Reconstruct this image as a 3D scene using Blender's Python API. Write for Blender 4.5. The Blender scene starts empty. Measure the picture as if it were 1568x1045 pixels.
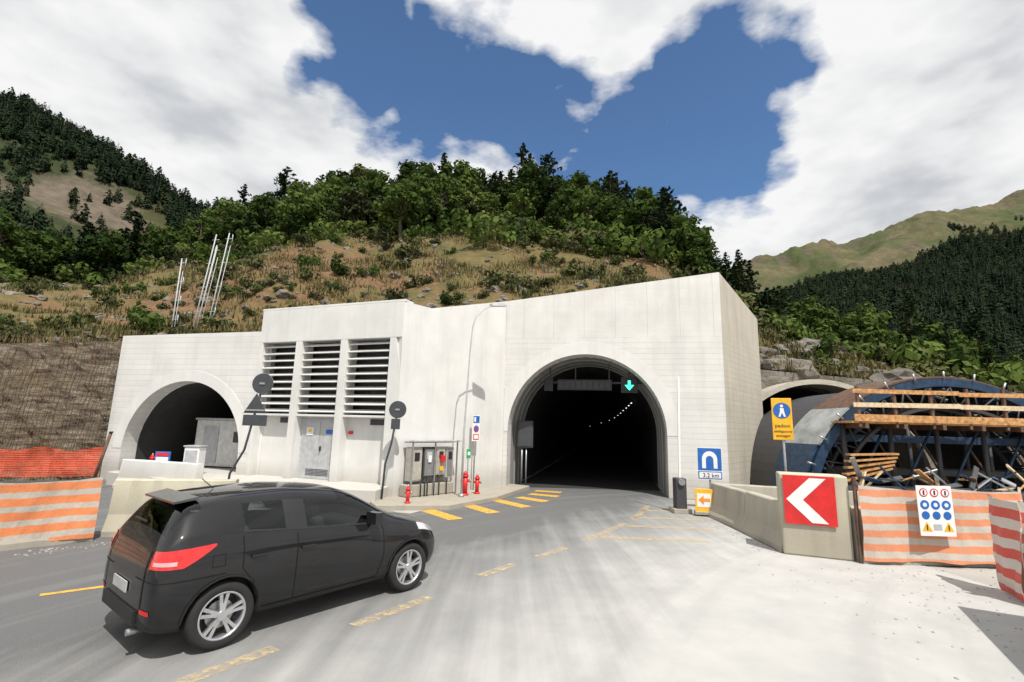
import bpy,bmesh,math,random
from mathutils import Vector,Matrix,noise
from mathutils.bvhtree import BVHTree
random.seed(7)
S=bpy.context.scene
S.view_settings.view_transform='Standard'
COL=S.collection
R=math.radians
# ---------------------------------------------------------------- materials
def new_mat(name):
    m=bpy.data.materials.new(name);m.use_nodes=True
    nt=m.node_tree;b=nt.nodes['Principled BSDF'];return m,nt,b
def ramp(nt,fac,stops,interp='LINEAR'):
    r=nt.nodes.new('ShaderNodeValToRGB');r.color_ramp.interpolation=interp
    e=r.color_ramp.elements
    while len(e)<len(stops):e.new(.5)
    for el,(p,c) in zip(e,stops):
        el.position=p;el.color=(c[0],c[1],c[2],1)
    nt.links.new(fac,r.inputs[0]);return r.outputs[0]
def mixc(nt,fac,a,b,mode='MIX'):
    m=nt.nodes.new('ShaderNodeMix');m.data_type='RGBA';m.blend_type=mode
    for s,v in ((m.inputs[0],fac),(m.inputs[6],a),(m.inputs[7],b)):
        if hasattr(v,'is_output') : nt.links.new(v,s)
        elif isinstance(v,(int,float)): s.default_value=v
        else: s.default_value=(v[0],v[1],v[2],1)
    return m.outputs[2]
def M(nt,op,a,b=None,c=None):
    m=nt.nodes.new('ShaderNodeMath');m.operation=op
    for i,v in enumerate((a,b,c)):
        if v is None:continue
        if hasattr(v,'is_output'):nt.links.new(v,m.inputs[i])
        else:m.inputs[i].default_value=v
    return m.outputs[0]
def coords(nt,scale=(1,1,1),kind='Object'):
    t=nt.nodes.new('ShaderNodeTexCoord');mp=nt.nodes.new('ShaderNodeMapping')
    mp.inputs['Scale'].default_value=scale
    nt.links.new(t.outputs[kind],mp.inputs[0]);return mp.outputs[0]
def gcoords(nt,scale=(1,1,1)):
    t=nt.nodes.new('ShaderNodeNewGeometry');mp=nt.nodes.new('ShaderNodeMapping')
    mp.inputs['Scale'].default_value=scale
    nt.links.new(t.outputs['Position'],mp.inputs[0]);return mp.outputs[0]
def noi(nt,vec,scale,detail=5,rough=.6,out='Fac'):
    n=nt.nodes.new('ShaderNodeTexNoise');n.inputs['Scale'].default_value=scale
    n.inputs['Detail'].default_value=detail;n.inputs['Roughness'].default_value=rough
    nt.links.new(vec,n.inputs['Vector']);return n.outputs[out]
def bump(nt,b,h,strength=.3,dist=.02):
    n=nt.nodes.new('ShaderNodeBump');n.inputs['Strength'].default_value=strength
    n.inputs['Distance'].default_value=dist
    nt.links.new(h,n.inputs['Height']);nt.links.new(n.outputs[0],b.inputs['Normal'])
def simple(name,c,rough=.6,metal=0,var=.15,scale=6,emit=None,bmp=0,coat=0):
    m,nt,b=new_mat(name)
    v=gcoords(nt);f=noi(nt,v,scale,3)
    lo=[x*(1-var) for x in c];hi=[min(1,x*(1+var)) for x in c]
    nt.links.new(ramp(nt,f,[(.3,lo),(.7,hi)]),b.inputs['Base Color'])
    b.inputs['Roughness'].default_value=rough;b.inputs['Metallic'].default_value=metal
    if coat:b.inputs['Coat Weight'].default_value=coat;b.inputs['Coat Roughness'].default_value=.03
    if emit:
        b.inputs['Emission Color'].default_value=(*emit[0],1);b.inputs['Emission Strength'].default_value=emit[1]
    if bmp:bump(nt,b,f,bmp)
    return m
def concrete(name,c,boards=True,vboards=False,stain=.25,rough=.85,basedirt=0):
    m,nt,b=new_mat(name)
    v=gcoords(nt);vs=gcoords(nt,(1.2,1.2,.12))
    f1=noi(nt,v,1.1,5);f2=noi(nt,vs,2.2,4);f3=noi(nt,v,30,2)
    col=ramp(nt,f1,[(.3,[x*.88 for x in c]),(.65,c)])
    col=mixc(nt,M(nt,'MULTIPLY',ramp(nt,f2,[(.48,(0,0,0)),(.72,(1,1,1))]),stain),col,[x*.55 for x in c])
    h=f3
    sp=nt.nodes.new('ShaderNodeSeparateXYZ');nt.links.new(v,sp.inputs[0])
    if boards:
        q=M(nt,'MULTIPLY',sp.outputs[2],1/.2)
        fr=M(nt,'FRACT',q);ln=M(nt,'LESS_THAN',fr,.08)
        low=M(nt,'LESS_THAN',M(nt,'ADD',sp.outputs[2],M(nt,'MULTIPLY',f1,.3)),5.75)
        ln=M(nt,'MULTIPLY',ln,M(nt,'ADD',M(nt,'MULTIPLY',low,.85),.15))
        cell=nt.nodes.new('ShaderNodeTexWhiteNoise');cell.noise_dimensions='1D'
        nt.links.new(M(nt,'FLOOR',q),cell.inputs['W'])
        col=mixc(nt,M(nt,'MULTIPLY',cell.outputs[0],.12),col,[x*.6 for x in c])
        col=mixc(nt,M(nt,'MULTIPLY',ln,M(nt,'MULTIPLY',f1,.6)),col,[x*.5 for x in c])
        h=M(nt,'SUBTRACT',f3,M(nt,'MULTIPLY',ln,1.5))
    if vboards:
        fr=M(nt,'FRACT',M(nt,'MULTIPLY',M(nt,'ADD',sp.outputs[0],sp.outputs[1]),1/.9))
        ln=M(nt,'LESS_THAN',fr,.02)
        up=M(nt,'GREATER_THAN',sp.outputs[2],5.6)
        col=mixc(nt,M(nt,'MULTIPLY',M(nt,'MULTIPLY',ln,up),.4),col,[x*.5 for x in c])
    if basedirt:
        lowm=ramp(nt,M(nt,'ADD',sp.outputs[2],M(nt,'MULTIPLY',f1,-.8)),[(0,(basedirt,)*3),(.55,(0,)*3)])
        col=mixc(nt,lowm,col,(.30,.27,.22))
    nt.links.new(col,b.inputs['Base Color']);b.inputs['Roughness'].default_value=rough
    bump(nt,b,h,.4,.012);return m
def leafmat(name,c1,c2,c3,tl=.3):
    m=bpy.data.materials.new(name);m.use_nodes=True;nt=m.node_tree;b=nt.nodes['Principled BSDF']
    nt.nodes.remove(b);b=nt.nodes.new('ShaderNodeBsdfDiffuse')
    oi=nt.nodes.new('ShaderNodeObjectInfo')
    f=noi(nt,coords(nt),.9,1)
    k=M(nt,'ADD',M(nt,'MULTIPLY',oi.outputs['Random'],.6),M(nt,'MULTIPLY',f,.5))
    col=ramp(nt,k,[(.25,c1),(.55,c2),(.85,c3)])
    nt.links.new(col,b.inputs['Color']);o=nt.nodes['Material Output']
    if tl:
        tr=nt.nodes.new('ShaderNodeBsdfTranslucent');nt.links.new(col,tr.inputs[0])
        mx=nt.nodes.new('ShaderNodeMixShader');mx.inputs[0].default_value=tl
        nt.links.new(b.outputs[0],mx.inputs[1]);nt.links.new(tr.outputs[0],mx.inputs[2])
        nt.links.new(mx.outputs[0],o.inputs[0])
    else:nt.links.new(b.outputs[0],o.inputs[0])
    return m
WHITE=concrete('white_concrete',(.70,.69,.66),True,True,.24,basedirt=.5)
WHITE2=concrete('smooth_white_concrete',(.71,.705,.68),False,False,.2,basedirt=.5)
SIDEC=concrete('cream_concrete',(.50,.46,.385),True,True,.4)
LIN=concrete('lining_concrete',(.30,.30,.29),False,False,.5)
LIND=concrete('shade_dark_lining',(.04,.04,.04),False,False,.5)  # lining concrete in near-black, the tunnel's inner darkness put into the colour
BARC=concrete('barrier_concrete',(.46,.43,.36),False,False,.7,basedirt=.6)
BARC2=concrete('yellowish_concrete',(.55,.51,.39),False,False,.7,basedirt=.6)
GREYM=simple('grey_paint',(.42,.43,.44),.5)
STEEL=simple('galvanised_steel',(.42,.43,.44),.4,.7)
SIGNB=simple('sign_back_grey',(.05,.055,.06),.5)
BLACK=simple('black_plastic',(.02,.02,.022),.5)
DARK=simple('dark_grey',(.05,.05,.055),.6)
RED=simple('red_paint',(.62,.02,.02),.4)
BLUE=simple('sign_blue',(.02,.13,.45),.4)
YEL=simple('sign_yellow',(.85,.45,.02),.45)
WH=simple('white_paint',(.78,.78,.78),.45,var=.05)
WOOD=simple('formwork_timber',(.46,.24,.09),.7,var=.5,scale=9)
WOOD2=simple('pale_timber',(.60,.47,.30),.7,var=.3,scale=9)
RUST=simple('rusty_steel',(.14,.08,.055),.7,.3,var=.4)
NAVY=simple('blue_steel',(.02,.05,.10),.5,.3,var=.4)
GREENL=simple('green_signal',(0,.5,.25),.4,emit=((.05,1,.55),3))
LAMPE=simple('tunnel_lamp_glow',(1,1,1),.4,emit=((1,1,.95),1.6))
# ---------------------------------------------------------------- geometry helpers
def link(o,parent=None):
    COL.objects.link(o)
    if parent:o.parent=parent
    return o
def empty(name,mat=None,loc=None):
    o=bpy.data.objects.new(name,None);o.empty_display_size=.3
    if mat is not None:o.matrix_world=mat
    if loc:o.location=loc
    return link(o)
def mesh(name,vs,fs,mats,parent=None,mi=None,smooth=False,loc=None):
    me=bpy.data.meshes.new(name);me.from_pydata([tuple(v) for v in vs],[],fs)
    for m in (mats if isinstance(mats,(list,tuple)) else [mats]):me.materials.append(m)
    if mi:me.polygons.foreach_set('material_index',mi)
    if smooth:me.polygons.foreach_set('use_smooth',[True]*len(me.polygons))
    me.update();o=bpy.data.objects.new(name,me)
    if loc:o.location=loc
    return link(o,parent)
def box(name,size,loc,mat,parent=None,rot=(0,0,0),bev=.01):
    x,y,z=[s/2 for s in size]
    vs=[(a*x,b*y,c*z) for c in(-1,1) for b in(-1,1) for a in(-1,1)]
    fs=[(0,2,3,1),(4,5,7,6),(0,1,5,4),(2,6,7,3),(0,4,6,2),(1,3,7,5)]
    o=mesh(name,vs,fs,mat,parent);o.location=loc;o.rotation_euler=rot
    if bev and min(size)>bev*2.5:
        b=o.modifiers.new('b','BEVEL');b.width=bev;b.segments=2
    return o
def cyl(name,r,h,loc,mat,parent=None,rot=(0,0,0),n=20,r2=None):
    r2=r if r2 is None else r2
    vs=[];fs=[]
    for k,(rr,z) in enumerate(((r,-h/2),(r2,h/2))):
        for i in range(n):a=2*math.pi*i/n;vs.append((rr*math.cos(a),rr*math.sin(a),z))
    for i in range(n):j=(i+1)%n;fs.append((i,j,n+j,n+i))
    fs.append(tuple(range(n-1,-1,-1)));fs.append(tuple(range(n,2*n)))
    o=mesh(name,vs,fs,mat,parent);o.location=loc;o.rotation_euler=rot
    for p in o.data.polygons:p.use_smooth=len(p.vertices)==4
    return o
def tube(name,pts,r,mat,parent=None,n=8):
    vs=[];fs=[];pts=[Vector(p) for p in pts]
    for i,p in enumerate(pts):
        d=(pts[min(i+1,len(pts)-1)]-pts[max(i-1,0)]).normalized()
        a=d.orthogonal().normalized() if i==0 else (pa-d*pa.dot(d)).normalized()
        pa=a;b=d.cross(a);rr=r[i] if isinstance(r,(list,tuple)) else r
        for k in range(n):
            t=2*math.pi*k/n;vs.append(p+a*rr*math.cos(t)+b*rr*math.sin(t))
    for i in range(len(pts)-1):
        for k in range(n):
            j=(k+1)%n;fs.append((i*n+k,i*n+j,(i+1)*n+j,(i+1)*n+k))
    fs.append(tuple(range(n-1,-1,-1)));fs.append(tuple(range((len(pts)-1)*n,len(pts)*n)))
    return mesh(name,vs,fs,mat,parent,smooth=True)
def frame(p0,p1,z=0):
    x=Vector((p1[0]-p0[0],p1[1]-p0[1],0));L=x.length;x.normalize()
    y=Vector((-x.y,x.x,0))
    m=Matrix(((x.x,y.x,0,p0[0]),(x.y,y.y,0,p0[1]),(0,0,1,z),(0,0,0,1)))
    return m,L
def poly(name,pts,y,mat,parent,th=.004):
    n=len(pts)
    vs=[(p[0],y,p[1]) for p in pts]+[(p[0],y+th,p[1]) for p in pts]
    fs=[tuple(range(n)),tuple(range(2*n-1,n-1,-1))]+[(i,n+i,n+(i+1)%n,(i+1)%n) for i in range(n)]
    return mesh(name,vs,fs,mat,parent)
def rect(x0,z0,x1,z1):return [(x0,z0),(x1,z0),(x1,z1),(x0,z1)]
def circ(cx,cz,r,n=28):
    return [(cx+r*math.cos(6.28319*i/n),cz+r*math.sin(6.28319*i/n)) for i in range(n)]
def archpts(cx,r,spring,rise,n=40):
    return [(cx-r,0)]+[(cx-r*math.cos(math.pi*i/n),spring+rise*math.sin(math.pi*i/n)) for i in range(n+1)]+[(cx+r,0)]
def archwall(name,L,z0,z1,cx,r,spring,rise,th,mat,parent,ringmat=None,ringw=.5):
    ap=archpts(cx,r,spring,rise)
    zt=lambda x:z0+(z1-z0)*x/L
    vs=[];fs=[]
    def q(*p):
        i=len(vs);vs.extend(p);fs.append(tuple(range(i,i+len(p))))
    for y,fl in((0,1),(th,-1)):
        def f(*p):
            p=[(a,y,b) for a,b in p]
            q(*(p if fl==1 else p[::-1]))
        if cx-r>0:f((0,0),(cx-r,0),(cx-r,zt(cx-r)),(0,zt(0)))
        if cx+r<L:f((cx+r,0),(L,0),(L,zt(L)),(cx+r,zt(cx+r)))
        for a,b in zip(ap[1:-2],ap[2:-1]):
            f(a,b,(b[0],zt(b[0])),(a[0],zt(a[0])))
    for a,b in zip(ap,ap[1:]):q((a[0],0,a[1]),(a[0],th,a[1]),(b[0],th,b[1]),(b[0],0,b[1]))
    q((0,0,zt(0)),(L,0,zt(L)),(L,th,zt(L)),(0,th,zt(0)))
    q((0,0,0),(0,0,zt(0)),(0,th,zt(0)),(0,th,0));q((L,0,0),(L,th,0),(L,th,zt(L)),(L,0,zt(L)))
    o=mesh(name,vs,fs,mat,parent)
    if ringmat:
        a2=archpts(cx,r+ringw,spring,rise+ringw)
        vs=[];fs=[]
        for a,b in zip(ap[1:-1],a2[1:-1]):vs+= [(a[0],-.012,a[1]),(min(max(b[0],.01),L-.01),-.012,b[1]),(min(max(b[0],.01),L-.01),0.002,b[1])]
        for i in range(len(ap)-3):
            k=i*3;fs+=[(k,k+3,k+4,k+1),(k+1,k+4,k+5,k+2)]
        mesh(name+'_ring',vs,fs,ringmat,parent)
    return o
# ---------------------------------------------------------------- camera
th=R(10);ph=R(1.5)
F=Vector((0,math.cos(th),math.sin(th)));U0=Vector((0,-math.sin(th),math.cos(th)));R0=Vector((1,0,0))
U=math.cos(ph)*U0-math.sin(ph)*R0;Rr=math.cos(ph)*R0+math.sin(ph)*U0
cam=bpy.data.cameras.new('camera');co=bpy.data.objects.new('camera',cam);link(co)
co.matrix_world=Matrix(((Rr.x,U.x,-F.x,0),(Rr.y,U.y,-F.y,0),(Rr.z,U.z,-F.z,2.25),(0,0,0,1)))
cam.sensor_width=36;cam.lens=36*750/1568;cam.clip_end=20000;S.camera=co
# ---------------------------------------------------------------- light
sv=Vector((.57,-1.35,2.5)).normalized()
sun=bpy.data.lights.new('sun','SUN');sun.energy=4.9;sun.angle=R(.5);sun.color=(1,.96,.9)
so=bpy.data.objects.new('sun',sun);link(so);so.rotation_euler=sv.to_track_quat('Z','Y').to_euler();so.location=(20,-20,40)
w=bpy.data.worlds.new('World');S.world=w;w.use_nodes=True;nt=w.node_tree
bg=nt.nodes['Background'];bg.inputs[1].default_value=.09
sky=nt.nodes.new('ShaderNodeTexSky');sky.sky_type='NISHITA';sky.sun_disc=False
sky.sun_elevation=math.asin(sv.z);sky.sun_rotation=math.atan2(sv.x,sv.y);sky.altitude=1300
tc=nt.nodes.new('ShaderNodeTexCoord');d=tc.outputs['Generated']
sp=nt.nodes.new('ShaderNodeSeparateXYZ');nt.links.new(d,sp.inputs[0])
zz=M(nt,'ADD',M(nt,'MAXIMUM',sp.outputs[2],0),.34)
cb=nt.nodes.new('ShaderNodeCombineXYZ')
nt.links.new(M(nt,'DIVIDE',sp.outputs[0],zz),cb.inputs[0]);nt.links.new(M(nt,'DIVIDE',sp.outputs[1],zz),cb.inputs[1])
nt.links.new(M(nt,'MULTIPLY',sp.outputs[2],1.6),cb.inputs[2])
n1=noi(nt,cb.outputs[0],1.9,6,.56)
n2=noi(nt,cb.outputs[0],5.2,5,.62)
wc=noi(nt,d,3.6,3,.6,'Color')
vm1=nt.nodes.new('ShaderNodeVectorMath');vm1.operation='SUBTRACT';nt.links.new(wc,vm1.inputs[0]);vm1.inputs[1].default_value=(.5,.5,.5)
vm2=nt.nodes.new('ShaderNodeVectorMath');vm2.operation='SCALE';nt.links.new(vm1.outputs[0],vm2.inputs[0]);vm2.inputs['Scale'].default_value=.34
vm3=nt.nodes.new('ShaderNodeVectorMath');vm3.operation='ADD';nt.links.new(d,vm3.inputs[0]);nt.links.new(vm2.outputs[0],vm3.inputs[1])
def blob(c,r):
    v=nt.nodes.new('ShaderNodeVectorMath');v.operation='DISTANCE';v.inputs[1].default_value=Vector(c).normalized()
    nt.links.new(vm3.outputs[0],v.inputs[0])
    mr=nt.nodes.new('ShaderNodeMapRange');mr.interpolation_type='SMOOTHSTEP'
    mr.inputs[1].default_value=0;mr.inputs[2].default_value=r;mr.inputs[3].default_value=1;mr.inputs[4].default_value=0
    nt.links.new(v.outputs['Value'],mr.inputs[0]);return mr.outputs[0]
holes=None
for c,r in [((-.112,.808,.578),.30),((-.26,.725,.638),.24),((.369,.767,.526),.30),((.203,.829,.50),.26),((.02,.80,.58),.24),((.46,.72,.60),.18)]:
    b_=blob(c,r);holes=b_ if holes is None else M(nt,'MAXIMUM',holes,b_)
dens=M(nt,'ADD',.73,M(nt,'MULTIPLY',M(nt,'SUBTRACT',n1,.5),.80))
dens=M(nt,'ADD',dens,M(nt,'MULTIPLY',M(nt,'SUBTRACT',n2,.5),.50))
dens=M(nt,'SUBTRACT',dens,M(nt,'MULTIPLY',holes,.60))
dens=M(nt,'ADD',dens,M(nt,'MULTIPLY',blob((.68,.93,.42),.34),.25))
dens=M(nt,'ADD',dens,M(nt,'MULTIPLY',blob((.10,.867,.72),.13),.22))
dens=M(nt,'ADD',dens,M(nt,'MULTIPLY',blob((.80,.867,.84),.30),.15))
cm=ramp(nt,dens,[(.38,(0,0,0)),(.45,(.5,)*3),(.53,(1,1,1))])
ofs=nt.nodes.new('ShaderNodeVectorMath');ofs.operation='ADD';ofs.inputs[1].default_value=(.08,-.10,.12);nt.links.new(cb.outputs[0],ofs.inputs[0])
n3=noi(nt,ofs.outputs[0],1.9,4,.56);n4=noi(nt,ofs.outputs[0],5.2,3,.62)
rel=M(nt,'ADD',M(nt,'MULTIPLY',M(nt,'SUBTRACT',n3,n1),1.5),M(nt,'MULTIPLY',M(nt,'SUBTRACT',n4,n2),.8))
shade=M(nt,'ADD',M(nt,'ADD',.22,rel),M(nt,'MULTIPLY',M(nt,'SUBTRACT',dens,.5),.5))
cc=ramp(nt,shade,[(.15,(1.08,1.08,1.08)),(.40,(.92,.93,.94)),(.60,(.70,.72,.755)),(.85,(.55,.58,.63))])
ccs=mixc(nt,1.0,cc,(9.6,9.6,9.6),'MULTIPLY')
skyc=mixc(nt,1.0,sky.outputs[0],(1.15,1.45,1.65),'MULTIPLY')
nt.links.new(mixc(nt,cm,skyc,ccs),bg.inputs[0])
# ---------------------------------------------------------------- ground
m_ground,nt,b=new_mat('dusty_gravel_ground')
v=gcoords(nt);f=noi(nt,v,.6,6);g=noi(nt,v,25,4,.7)
nt.links.new(mixc(nt,M(nt,'MULTIPLY',g,.5),ramp(nt,f,[(.3,(.34,.33,.30)),(.7,(.46,.44,.41))]),(.28,.27,.25)),b.inputs['Base Color'])
b.inputs['Roughness'].default_value=.95;bump(nt,b,g,.6,.03)
mesh('ground',[(-3000,-1500,-.01),(3000,-1500,-.01),(3000,3000,-.01),(-3000,3000,-.01)],[(0,1,2,3)],m_ground)
m_road,nt,b=new_mat('asphalt_with_dust')
v=gcoords(nt);sp=nt.nodes.new('ShaderNodeSeparateXYZ');nt.links.new(v,sp.inputs[0])
e=M(nt,'SUBTRACT',M(nt,'MULTIPLY',M(nt,'ADD',sp.outputs[0],2.3),.8),M(nt,'MULTIPLY',M(nt,'SUBTRACT',sp.outputs[1],5.4),.6))
big=noi(nt,v,.5,5)
mp=nt.nodes.new('ShaderNodeMapping');mp.inputs['Rotation'].default_value=(0,0,R(37));mp.inputs['Scale'].default_value=(2.2,.10,1)
nt.links.new(v,mp.inputs[0]);st=noi(nt,mp.outputs[0],1.4,4)
ds=nt.nodes.new('ShaderNodeVectorMath');ds.operation='DISTANCE';ds.inputs[1].default_value=(14,-1,0);nt.links.new(v,ds.inputs[0])
arc=nt.nodes.new('ShaderNodeCombineXYZ');nt.links.new(M(nt,'MULTIPLY',ds.outputs['Value'],2.2),arc.inputs[0]);nt.links.new(M(nt,'MULTIPLY',big,1.5),arc.inputs[1])
arcn=noi(nt,arc.outputs[0],1.0,3)
fine=noi(nt,v,60,3,.8);grit=noi(nt,v,220,1,.8)
k=M(nt,'ADD',M(nt,'MULTIPLY',e,.16),M(nt,'ADD',M(nt,'MULTIPLY',big,.5),M(nt,'MULTIPLY',st,.6)))
dust=ramp(nt,k,[(.26,(.0,)*3),(.64,(.45,)*3),(1.0,(.95,)*3)])
dust=mixc(nt,ramp(nt,arcn,[(.50,(0,)*3),(.66,(.22,)*3)]),dust,(.45,)*3)
asp=ramp(nt,fine,[(.3,(.075,.077,.08)),(.7,(.15,.15,.15))])
asp=mixc(nt,ramp(nt,grit,[(.60,(0,)*3),(.68,(.6,)*3)]),asp,(.32,.32,.31))
dcol=ramp(nt,noi(nt,v,1.3,6),[(.3,(.41,.41,.395)),(.7,(.51,.50,.48))])
dcol=mixc(nt,ramp(nt,grit,[(.60,(0,)*3),(.7,(.4,)*3)]),dcol,(.24,.23,.22))
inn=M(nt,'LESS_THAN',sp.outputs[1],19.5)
asp=mixc(nt,inn,(.03,.03,.03),asp)  # asphalt painted darker past the portal, tunnel shade in the colour
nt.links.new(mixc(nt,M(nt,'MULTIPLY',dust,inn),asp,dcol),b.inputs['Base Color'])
b.inputs['Roughness'].default_value=.85;bump(nt,b,M(nt,'ADD',fine,grit),.4,.01)
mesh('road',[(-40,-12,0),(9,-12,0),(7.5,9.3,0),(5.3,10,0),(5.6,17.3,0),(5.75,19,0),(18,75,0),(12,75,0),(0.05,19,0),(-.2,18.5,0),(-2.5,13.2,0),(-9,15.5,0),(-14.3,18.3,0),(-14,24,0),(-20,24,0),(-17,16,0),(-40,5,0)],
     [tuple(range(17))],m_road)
def paint(name,c,wear):
    m=bpy.data.materials.new(name);m.use_nodes=True;nt=m.node_tree;b=nt.nodes['Principled BSDF']
    f=noi(nt,gcoords(nt),9,5,.7)
    b.inputs['Base Color'].default_value=(*c,1);b.inputs['Roughness'].default_value=.8
    tr=nt.nodes.new('ShaderNodeBsdfTransparent');mx=nt.nodes.new('ShaderNodeMixShader')
    nt.links.new(ramp(nt,f,[(wear-.12,(.05,)*3),(wear+.14,(.85,)*3)]),mx.inputs[0])
    nt.links.new(tr.outputs[0],mx.inputs[1]);nt.links.new(b.outputs[0],mx.inputs[2]);nt.links.new(mx.outputs[0],nt.nodes['Material Output'].inputs[0])
    return m
PY=paint('yellow_paint',(.78,.43,.06),.38);PF=paint('faded_yellow_paint',(.60,.47,.28),.52)
vs=[];fs=[];mi=[]
def dash(p,q,wd,m):
    p=Vector((*p,.005));q=Vector((*q,.005));dd=(q-p).normalized();n_=Vector((-dd.y,dd.x,0))*wd/2
    i=len(vs);vs.extend([p-n_,q-n_,q+n_,p+n_]);fs.append((i,i+1,i+2,i+3));mi.append(m)
dash((-5.9,6.7),(-5.1,7.3),.1,0)
for p,q in [((-3.2,4.1),(-2.3,5.4)),((-1.7,6.0),(-1.0,7.0)),((-.4,8.0),(.15,8.7)),((.55,9.2),(1.15,9.95)),((1.6,10.6),(2.9,12.6)),((3.2,13.1),(4.3,15.6))]:dash(p,q,.17,1)
for p,q in [((-2.15,13.75),(-1.25,12.55)),((-1.25,14.9),(-.35,13.6)),((-.4,15.95),(.55,14.7)),((.35,16.7),(1.2,15.9)),((.75,17.6),(1.7,17.1)),((1.0,18.5),(1.9,18.2))]:dash(p,q,.42,0)
for p,q in [((1.95,10.95),(4.25,10.85)),((2.85,12.3),(4.85,12.1)),((3.3,13.5),(5.1,13.3)),((3.8,14.7),(5.1,14.55))]:dash(p,q,.28,1)
mesh('road_markings',vs,fs,[PY,PF],mi=mi)
def slab(name,pts,z0,z1,mat,parent=None):
    n=len(pts);vs=[(x,y,z0) for x,y in pts]+[(x,y,z1) for x,y in pts]
    fs=[tuple(range(n,2*n))]+[(i,(i+1)%n,n+(i+1)%n,n+i) for i in range(n)]
    o=mesh(name,vs,fs,mat,parent);b=o.modifiers.new('b','BEVEL');b.width=.02;b.segments=2;b.limit_method='ANGLE';return o
slab('pavement',[(-3.5,13.55),(-1.6,13.9),(-.3,15.9),(.8,18.9),(-.1,19.5),(-3.2,16),(-4.5,15.5)],-.05,.13,BARC)
slab('concrete_apron',[(-13.6,17.2),(-9.2,14.9),(-3.7,14.2),(-3.5,16),(-9,18.2),(-9.4,20),(-13.5,20)],-.05,.42,WHITE2)
# ---------------------------------------------------------------- main portal
A=(-.24,18.6);B=(7.45,17.06)
fm,L=frame(A,B)
tp=empty('road_tunnel_portal',fm)
archwall('facade',L,7.1,8.0,3.02,2.86,2.1,2.9,.7,WHITE,tp,WHITE2,.45)
def quadwall(name,p0,p1,z00,z01,th,mat,parent=None):
    m_,l_=frame(p0,p1)
    pts=[(0,0,-.02),(l_,0,-.02),(l_,0,z01),(0,0,z00),(0,th,-.02),(l_,th,-.02),(l_,th,z01),(0,th,z00)]
    vs=[m_@Vector(p) for p in pts]
    if parent:vs=[parent.matrix_world.inverted()@v for v in vs]
    return mesh(name,vs,[(0,1,2,3),(7,6,5,4),(3,2,6,7),(0,3,7,4),(1,5,6,2)],mat,parent)
bpy.context.view_layer.update()
quadwall('side_wall',(7.452,17.062),(10.5,20.5),7.998,7.1,.5,SIDEC,parent=tp)
def rooff(name,pts,mat,parent):
    iv=parent.matrix_world.inverted()
    n=len(pts);vs=[iv@Vector(p) for p in pts];return mesh(name,vs,[tuple(range(n))],mat,parent)
rooff('roof',[(-.2,19.0,6.9),(7.4,17.5,7.8),(10.2,20.6,6.95),(10.2,24,6.9),(-.2,24,6.9)],WHITE2,tp)
def sweep(name,cx,r,spring,rise,cl,mat,parent,cap=True):
    ap=archpts(cx,r,spring,rise,28);vs=[];fs=[];n=len(ap)
    for (ox,y,oz) in cl:
        for a in ap:vs.append((a[0]+ox,y,a[1]+oz))
    for i in range(len(cl)-1):
        for k in range(n-1):
            fs.append((i*n+k,i*n+k+1,(i+1)*n+k+1,(i+1)*n+k))
    if cap:i=(len(cl)-1)*n;fs.append(tuple(range(i,i+n)))
    return mesh(name,vs,fs,mat,parent)
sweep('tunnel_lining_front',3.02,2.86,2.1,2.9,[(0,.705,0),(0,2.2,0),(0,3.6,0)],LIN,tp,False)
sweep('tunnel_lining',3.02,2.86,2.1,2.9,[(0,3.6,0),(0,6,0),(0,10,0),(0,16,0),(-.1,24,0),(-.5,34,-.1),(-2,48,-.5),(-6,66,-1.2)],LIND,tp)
for i in range(3):
    ap=archpts(3.02,2.85,2.1,2.89,28);ap2=archpts(3.02,2.79,2.1,2.83,28);vs=[];fs=[]
    y=1.3+i*.9
    for a,c in zip(ap,ap2):vs+=[(a[0],y,a[1]),(c[0],y,c[1]),(c[0],y+.08,c[1]),(a[0],y+.08,a[1])]
    for k in range(len(ap)-1):
        q=k*4;fs+=[(q,q+4,q+5,q+1),(q+1,q+5,q+6,q+2),(q+2,q+6,q+7,q+3)]
    mesh('lining_rib_%d'%i,vs,fs,LIN,tp)
for i,(x,y,z) in enumerate([(5.1,10,3.75),(5.05,12.5,3.73),(5.0,15.5,3.71),(4.9,19,3.68),(4.8,23,3.62),(4.65,27,3.55),(4.4,32,3.45),(3.9,38,3.3),(2.9,45,3.1),(1.2,53,2.7)]):
    box('tunnel_lamp_%d'%i,(.06,.32,.04),(x,y,z),LAMPE,tp,bev=0)
g=empty('lane_control_signal',fm@Matrix.Translation((0,1.1,0)))
box('beam',(4.2,.08,.08),(3.3,.1,4.05),DARK,g)
box('dark_panel',(2.1,.12,.42),(2.95,.0,3.95),BLACK,g)
for i in range(9):box('led_slot_%d'%i,(.18,.02,.3),(2.05+i*.225,-.065,3.95),DARK,g,bev=0)
box('end_panel',(.35,.12,.5),(1.55,0,3.95),BLACK,g)
box('signal_box',(.62,.18,.6),(4.65,-.05,3.95),BLACK,g)
poly('arrow',[(4.60,4.12),(4.60,3.95),(4.48,3.95),(4.65,3.75),(4.82,3.95),(4.70,3.95),(4.70,4.12)],-.146,GREENL,g)
for x in (1.6,2.6,3.9,4.65):box('hanger_%g'%x,(.04,.04,.8),(x,.1,4.4),DARK,g,bev=0)
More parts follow.
